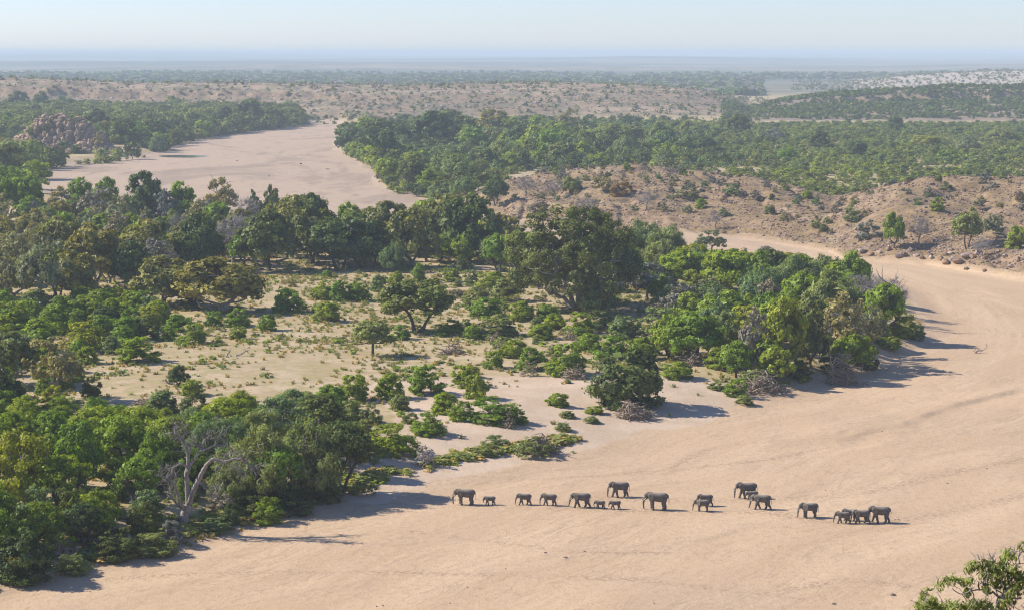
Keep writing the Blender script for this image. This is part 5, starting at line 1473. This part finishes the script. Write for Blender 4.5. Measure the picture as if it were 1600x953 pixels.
# ------------------------------------------------------------------ tree on the hillside close by, its top in the corner
def near_tree():
    rng = np.random.default_rng(91)
    D = 58.0
    zz = lambda a, b: (1410 + a / 8.42, 840 + b / 8.42)
    cl = [(480, 640, 60), (560, 580, 70), (650, 545, 60), (720, 560, 55), (800, 570, 55), (880, 560, 60), (860, 400, 60), (930, 365, 70), (1010, 375, 70), (1090, 345, 60), (1150, 330, 55), (1380, 200, 75), (1430, 235, 60), (1320, 330, 80), (1240, 400, 80), (1360, 420, 80), (1100, 440, 75), (1190, 480, 85), (1280, 520, 80), (1080, 520, 70), (1400, 500, 80), (1480, 430, 75), (1560, 520, 80), (1540, 620, 80), (1470, 620, 75), (1580, 110, 60), (1340, 610, 80), (1230, 590, 70), (1090, 640, 60), (1110, 690, 50), (860, 760, 35), (840, 690, 40),
          (300, 760, 50), (320, 690, 40), (250, 780, 35), (240, 880, 70), (320, 880, 80), (400, 850, 70), (420, 930, 80), (200, 950, 70), (500, 920, 70), (590, 890, 70), (680, 910, 70), (760, 880, 65), (850, 900, 70), (940, 870, 70), (1020, 880, 70), (1090, 850, 60), (980, 930, 70), (1130, 900, 60), (560, 960, 70), (800, 960, 80), (1320, 860, 60), (1360, 800, 70), (1420, 760, 60), (1300, 920, 60), (1440, 850, 50), (1520, 700, 60), (660, 990, 80), (1180, 980, 80), (1380, 700, 50), (300, 960, 80)]
    C = []; R = []
    for a, b, r in cl:
        C.append(at_depth(*map(np.array, zz(a, b)), D + rng.normal(0, .45))); R.append(r / 8.42 * D / FPX)
    # the rest of the crown, outside the picture
    for _ in range(120):
        a = rng.uniform(1610, 1790); b = rng.uniform(850, 1060)
        C.append(at_depth(np.array(a), np.array(b), D + rng.normal(0, 1.3))); R.append(rng.uniform(.14, .22))
    for _ in range(60):
        a = rng.uniform(1440, 1620); b = rng.uniform(962, 1050)
        C.append(at_depth(np.array(a), np.array(b), D + rng.normal(0, .9))); R.append(rng.uniform(.14, .22))
    C = np.array(C); R = np.array(R) * 1.08
    bx = at_depth(np.array(1650.), np.array(1150.), D); bz = near_hill(np.array([bx[0]]), np.array([D]))[0]
    g = np.array([bx[0], D, bz])
    fork = at_depth(np.array(1640.), np.array(1040.), D)
    tips = list(C)
    lines = branch_net(rng, g + np.array([0, 0, -.3]), fork, tips + [c + rng.normal(0, .22, 3) for c in C for _ in range(2)], .007, .14)
    lines = [(p, r) if len(p) < 3 else spline(p, r, 3, rng, .012) for p, r in lines]
    # explicit pale limbs seen in the corner
    for pts, r0, r1 in (([(1230, 900), (1300, 790), (1345, 740), (1400, 640)], .05, .035), ([(1180, 700), (1260, 770), (1300, 790)], .03, .04), ([(1050, 680), (920, 690), (860, 715), (780, 735), (700, 700), (650, 655)], .022, .012), ([(1300, 790), (1380, 790), (1560, 790)], .03, .03), ([(1600, 170), (1530, 215), (1545, 340)], .018, .02), ([(1240, 680), (1340, 745)], .018, .03), ([(780, 735), (830, 800), (830, 860)], .012, .012)):
        L = [at_depth(*map(np.array, zz(a, b)), D - .15) for a, b in pts]
        lines.append(spline(L, np.linspace(r0, r1, len(L)), 4, rng, .008))
    V, F = tubes(lines, 7)
    root = link('corner_tree', None, tuple(g))
    link('trunk', mesh_np('trunk', V - g, F, [BARK_PALE], smooth_shade=True), parent=root)
    cnt = np.maximum(26, (R / .2) ** 2 * 95).astype(int)
    V, F, t = leaf_quads(rng, C, R * 1.22, cnt, .068, elong=1.7, up=.2, flat=.85)
    link('crown', mesh_np('crown', V - g, F, [LEAF['corner']], attrs={'tint': t}), parent=root)
    # bare grey twigs at the top
    tw = []
    for a, b in ((1050, 220), (1140, 180), (1190, 250), (980, 190), (1440, 130), (1500, 150), (1100, 280), (1470, 280)):
        s = at_depth(*map(np.array, zz(a + 40, b + 90)), D)
        for _ in range(7):
            e = at_depth(*map(np.array, zz(a + rng.normal(0, 45), b + rng.normal(0, 40))), D + rng.normal(0, .15))
            tw.append(spline([s, (s + e) / 2 + rng.normal(0, .04, 3), e], [.008, .006, .003], 3))
    V, F = tubes(tw, 4)
    link('twigs', mesh_np('twigs', V - g, F, [BARK_TWIG]), parent=root)
    tag(root, 'leafy olive tree top close by, poking into the bottom right corner', 'tree')
LEAF['corner'] = leaf_mat('leaf_corner', (.195, .215, .052), .55, .3, (.30, .26, .04), .12)
near_tree()

# ------------------------------------------------------------------ labels
LOOK = dict(dark='dark green rounded', olive='olive green full-crowned', green='bright green leafy', yellow='yellow green', feather='feathery grey green', pale='thin pale olive', grey='leafless grey twiggy', umbrella='flat-topped dark green',
            feathertree='small dome-shaped grey green', yellowdark='tall yellow-tinged green', darkgreen='upright dark green', greyleaf='sparse grey brown', bushfeather='grey green', bush='bright green', bushdark='dark green', bushyellow='yellow green',
            scrubgrey='grey brown twiggy', scrubpale='pale straw-green', scrubgreen='thin grey green', scrubrust='rusty brown', redrock='dull red', palerock='pale buff', darkrock='dark', clod='dark')
NOUN = {'riverine_tree': 'tree', 'bush': 'bush', 'hillside_tree': 'tree', 'hillside_bush': 'bush', 'forest_tree': 'tree', 'ridge_bush': 'bush', 'boulder': 'boulder', 'lump': 'clod', 'outcrop_bush': 'bush'}
MARK = [('the bare dead tree', 290, 740), ('the bottom left corner', 20, 930), ('the huge dark tree', 905, 400), ('the flat-topped tree', 655, 475), ('the small grey domed tree', 582, 528), ('the big round bush', 985, 585), ('the leafless grey tree', 365, 375),
        ('the tall pale-trunked tree', 64, 430), ('the pale-trunked tree at left', 89, 575), ('the round tree against sand', 232, 300), ('the rock outcrop', 95, 212), ('the pool', 287, 245), ('the leading elephant', 728, 775), ('the lone branch on sand', 1533, 551),
        ('the pale domed tree', 1323, 505), ('the flood debris heap', 1185, 598), ('the wooded tip', 1440, 520), ('the small dark tree', 278, 590), ('the white fallen branches', 662, 715), ('the bleached stump', 826, 575), ('the umbrella tree on the slope', 1510, 360),
        ('the slope crest', 1000, 262), ('the saddle between slopes', 1310, 325), ('the slope tree by white sand', 775, 300), ('the right edge of the slope', 1590, 300), ('the sand inlet behind trees', 830, 350), ('the top left wood edge', 20, 300), ('the Y-shaped dead tree', 56, 328), ('the corner tree', 1540, 900), ('the last elephant', 1376, 800), ('the leaning shoreline boulders', 1510, 405), ('the brush pile', 706, 546), ('the broad multi-stemmed olive tree', 347, 445), ('the driftwood tangle', 97, 855)]
ORD = ['nearest', 'second nearest', 'third nearest', 'fourth nearest', 'fifth nearest', 'sixth nearest', 'seventh nearest', 'eighth nearest', 'ninth nearest', 'tenth nearest', 'eleventh nearest', 'twelfth nearest', 'thirteenth nearest', 'fourteenth nearest', 'fifteenth nearest', 'sixteenth nearest']
GROUPS = {'riverine_tree': 'trees of the near river land', 'bush': 'bushes of the near river land', 'hillside_tree': 'trees of the rocky slope', 'hillside_bush': 'bushes on the rocky slope', 'boulder': 'boulders along the foot of the rocky bank', 'outcrop_bush': 'bushes growing on the rock outcrop'}
SPECIAL = {(652, 518): 'flat-topped dark tree on two stems standing in the open', (582, 555): 'small dome-shaped grey tree alone on bare ground', (278, 602): 'small round dark tree on one thin stem in the clearing', (365, 412): 'broad leafless grey tree among the dark trees at left',
           (64, 482): 'tall thin-crowned tree with a white trunk at left edge', (89, 627): 'pale olive tree with a crooked white trunk, left of the clearing', (347, 487): 'broad olive tree on many pale stems at the top of the clearing', (985, 632): 'big round dark bush on the sand edge above the driftwood',
           (1323, 562): 'pale grey-olive domed tree near the tip of the wooded point', (1228, 578): 'tall yellow-tinged tree on the wooded point, pale stems showing', (1510, 389): 'umbrella-crowned tree on a single trunk on the rocky slope', (230, 352): 'round-topped dark tree standing out against the far sand at left', (775, 320): 'low spreading tree at the left foot of the rocky slope', (215, 565): 'large bright green bush at the left of the clearing'}
WMARK = [('the far riverbed mouth', 500, 195), ('the far bank left corner of the wood', 575, 245), ('the far sand below the wood', 630, 300), ('the slope crest', 960, 255), ('the sandy glade behind the hill', 1180, 262), ('the right sandy glade', 1440, 258), ('the dark right ridge', 1500, 190), ('the gap between far ridges', 1160, 185), ('the pale far ridge centre', 800, 175), ('the rock outcrop', 95, 210), ('the pool', 287, 240), ('the cliff at top left', 60, 165)]
def labels():
    byk = {}
    for key, lab in SPECIAL.items():
        for it in ITEMS:
            if it['label'] is None and it.get('foot') == key: it['label'] = lab
    for it in ITEMS:
        o = it['o']
        if it['label']:
            o['label'] = it['label']
            if it['name'] in GROUPS: o['group'] = GROUPS[it['name']]
            continue
        nm = it['name']; look = LOOK[it['spec']]
        if nm == 'forest_tree' and it.get('listed'):
            m, a, b_ = min(WMARK, key=lambda t: (it['px'] - t[1]) ** 2 + 4 * (it['py'] - t[2]) ** 2)
            d = ((it['px'] - a) ** 2 + 4 * (it['py'] - b_) ** 2)
            byk.setdefault(('big ' + look, 'tree', m), []).append((d, id(it), it)); continue
        if nm in ('forest_tree', 'ridge_bush'):
            sd = it['side']
            size = 'tall' if it['h'] > 12 else ('medium' if it['h'] > 7 else 'low')
            if sd == 'L': o['label'] = f'lesser {look} tree in the wood left of the far riverbed'; o['group'] = f'{look} trees left of the far riverbed'
            elif sd == 'R':
                q = it['px']
                part = 'beside the far riverbed' if q < 760 else ('behind the rocky hill' if q < 1060 else ('below the hazy ridge gap' if q < 1300 else 'below the dark right ridge'))
                o['label'] = f'{size} {look} tree among lesser trees in the wood {part}'; o['group'] = f'{size} {look} trees in the wood {part}'
            elif sd == 'a': o['label'] = f'{look} bush dotted on the pale far ridge'; o['group'] = f'{look} bushes on the pale far ridge'
            else: o['label'] = f'{look} bush on the dark ridge at right'; o['group'] = f'{look} bushes on the dark right ridge'
            continue
        dd = [((it['px'] - a) ** 2 + (1.6 * (it['py'] - b)) ** 2, m) for m, a, b in MARK]
        d, m = min(dd)
        byk.setdefault((look, NOUN[nm] if nm != 'lump' else ('lump of dung' if it['spec'] == 'clod' else 'rock'), m), []).append((d, id(it), it))
    for (look, noun, m), L in byk.items():
        L.sort(key=lambda t: t[:2])
        for r, (_, _, it) in enumerate(L):
            w = f'{look} {noun}, {ORD[min(r, 15)]} to {m}' if len(L) > 1 else f'{look} {noun}, the one near {m}'
            it['o']['label'] = w
            if it['name'] in GROUPS: it['o']['group'] = GROUPS[it['name']]
            elif it['name'] == 'lump': it['o']['group'] = 'dark clods on the sand'
labels()
